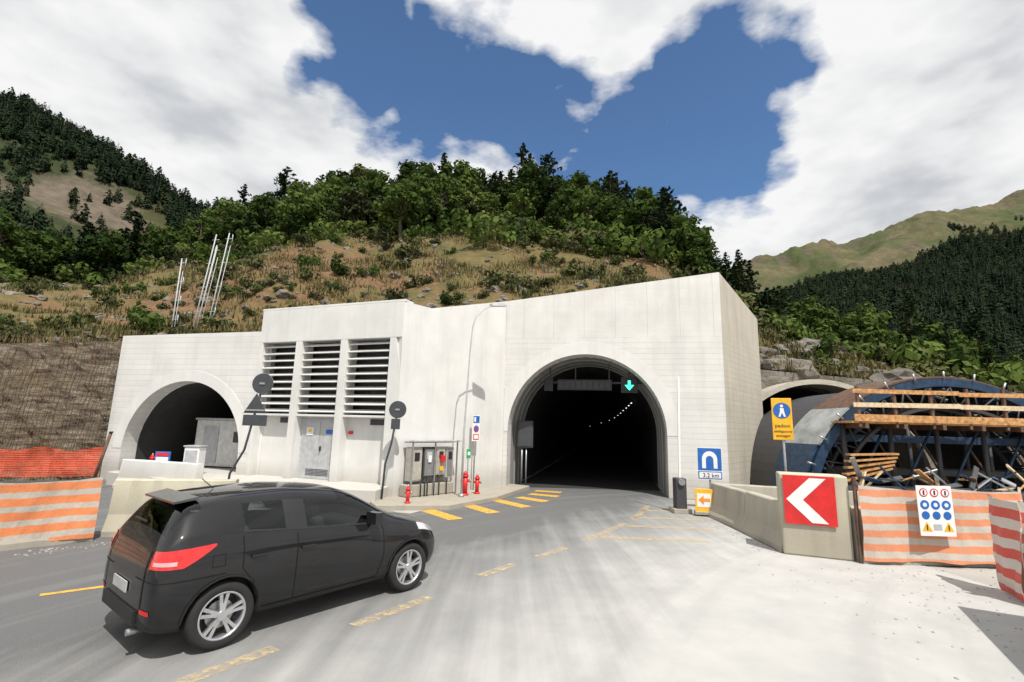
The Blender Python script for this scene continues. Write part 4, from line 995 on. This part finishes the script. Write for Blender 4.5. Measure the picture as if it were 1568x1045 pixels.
for sy in(-1,1):
    wrap('tail_lamp_%d'%(sy+1),sy,2,60,lambda t:(1.0-.16*min(1,t*2.0),1.02-.03*t),TAIL)
    wrap('tail_lamp_lens_%d'%(sy+1),sy,36,56,lambda t:(.87,.905),LENS,.012)
    wrap('bumper_gap_%d'%(sy+1),sy,-10,88,lambda t:(.720,.728),GAP,.004,24,1)
    wrap('hatch_gap_%d'%(sy+1),sy,66,68,lambda t:(.44,.98),GAP,.005,1,14)
    wrap('reflector_%d'%(sy+1),sy,52,66,lambda t:(.44,.48),RED,.006,6,1)
    ribbon('front_door_gap_%d'%(sy+1),[(1.40,1.0),(1.40,.30),(2.52,.30),(2.60,.55),(2.58,.93)],.010,GAP,sy)
    ribbon('rear_door_gap_%d'%(sy+1),[(.80,1.05),(.80,.74),(.98,.52),(1.06,.30),(1.40,.30)],.010,GAP,sy)
    ribbon('belt_trim_%d'%(sy+1),[(.80,1.095),(1.4,1.04),(2.6,.955)],.018,PLAS,sy)
    ribbon('sill_%d'%(sy+1),[(1.02,.265),(2.7,.265)],.05,PLAS,sy)
    ribbon('fuel_flap_%d'%(sy+1),[(.50,.80),(.62,.80),(.62,.91),(.50,.91)],.006,GAP,sy,True)
    for wx in(.66,3.06):
        ribbon('arch_lip_%g_%d'%(wx,sy+1),[(wx+.374*math.cos(a_*math.pi/14),.318+.374*math.sin(a_*math.pi/14)) for a_ in range(0,15)],.02,PLAS,sy,False,.008)
    for x in(1.52,.96):
        p_=sidepos(x,.84,sy);box('door_handle_%g_%d'%(x,sy+1),(.17,.035,.03),p_+Vector((0,sy*.015,0)),PAINT,car,bev=.01)
    p_=sidepos(2.40,1.02,sy)
    box('mirror_%d'%(sy+1),(.11,.2,.14),p_+Vector((0,sy*.12,.03)),PAINT,car,bev=.045);box('mirror_arm_%d'%(sy+1),(.06,.12,.04),p_+Vector((0,sy*.03,-.02)),PLAS,car)
def wheel(x,sy):
    e=empty('wheel');e.parent=car;e.matrix_basis=Matrix.Translation((x,sy*.75,.315))@Matrix.Rotation(R(90) if sy<0 else R(-90),4,'X')@Matrix.Scale(1.033,4)
    pr=[(.20,-.09),(.27,-.095),(.298,-.08),(.305,-.05),(.305,.05),(.298,.08),(.27,.095),(.222,.092),(.215,.085)]
    n=48
    def lathe(nm,pr,mat):
        vs=[];fs=[]
        for i in range(n):
            a=6.28319*i/n
            for r,z in pr:vs.append((r*math.cos(a),r*math.sin(a),z))
        m_=len(pr)
        for i in range(n):
            for k in range(m_-1):j=(i+1)%n;fs.append((i*m_+k,j*m_+k,j*m_+k+1,i*m_+k+1))
        mesh(nm,vs,fs,mat,e,smooth=True)
    lathe('tyre',pr,RUBBER);lathe('rim',[(.218,.088),(.212,.092),(.200,.086),(.195,.03),(.19,-.08)],ALLOY)
    cyl('brake_disc',.13,.02,(0,0,.0),STEEL,e);cyl('inner',.19,.01,(0,0,-.05),BLACK,e);cyl('hub',.045,.04,(0,0,.065),ALLOY,e,n=24)
    for i in range(5):
        for d_ in(-.16,.16):
            a=6.28319*i/5+d_+.3
            vs=[]
            for r,wd,z in((.035,.020,.075),(.12,.014,.072),(.202,.017,.080)):
                for s_ in(-1,1):
                    for zz in(0,-.03):
                        aa=a if r>.1 else a-d_*.2
                        cx_,cy_=r*math.cos(aa),r*math.sin(aa);vs.append((cx_-math.sin(aa)*wd*s_,cy_+math.cos(aa)*wd*s_,z+zz))
            fs=[]
            for q in(0,4):fs+=[(q,q+4,q+6,q+2),(q+1,q+3,q+7,q+5),(q,q+1,q+5,q+4),(q+2,q+6,q+7,q+3)]
            mesh('spoke_%d_%g'%(i,d_),vs,fs,ALLOY,e)
for x in(.66,3.06):
    for sy in(-1,1):wheel(x,sy)
box('number_plate',(.012,.42,.10),(-.012,0,.60),simple('plate_white',(.4,.4,.4)),car,bev=0)
box('bumper_insert',(.03,1.0,.12),(.0,0,.38),PLAS,car,bev=.012)
hp=bvh.ray_cast(Vector((-1,0.05,1.18)),Vector((1,0,0)))[0];box('rear_wiper',(.015,.36,.015),hp+Vector((-.02,.1,0)),BLACK,car,bev=0)
cyl('exhaust',.03,.12,(.04,-.42,.24),STEEL,car,rot=(0,R(90),0))
vs=[(.44,-.49,1.42),(.44,.49,1.42),(.22,.45,1.385),(.22,-.45,1.385),(.44,-.47,1.445),(.44,.47,1.445),(.22,.44,1.405),(.22,-.44,1.405)]
mesh('roof_spoiler',vs,[(0,1,2,3),(7,6,5,4),(0,3,7,4),(1,5,6,2),(2,6,7,3)],PAINT,car)
tube('aerial',[(.75,0,1.465),(.62,0,1.58)],.005,BLACK,car)
SEAT=simple('seat_fabric',(.03,.03,.03),.9)
for x in(1.05,1.95):
    for y in(-.36,.36):
        box('seat_back',(.14,.46,.6),(x-.1,y,.80),SEAT,car,rot=(0,R(-12),0),bev=.05);box('head_rest',(.1,.26,.16),(x-.17,y,1.16),SEAT,car,rot=(0,R(-12),0),bev=.04)
box('dashboard',(.4,1.4,.2),(2.6,0,.80),SEAT,car,bev=.05)
bpy.context.view_layer.update()
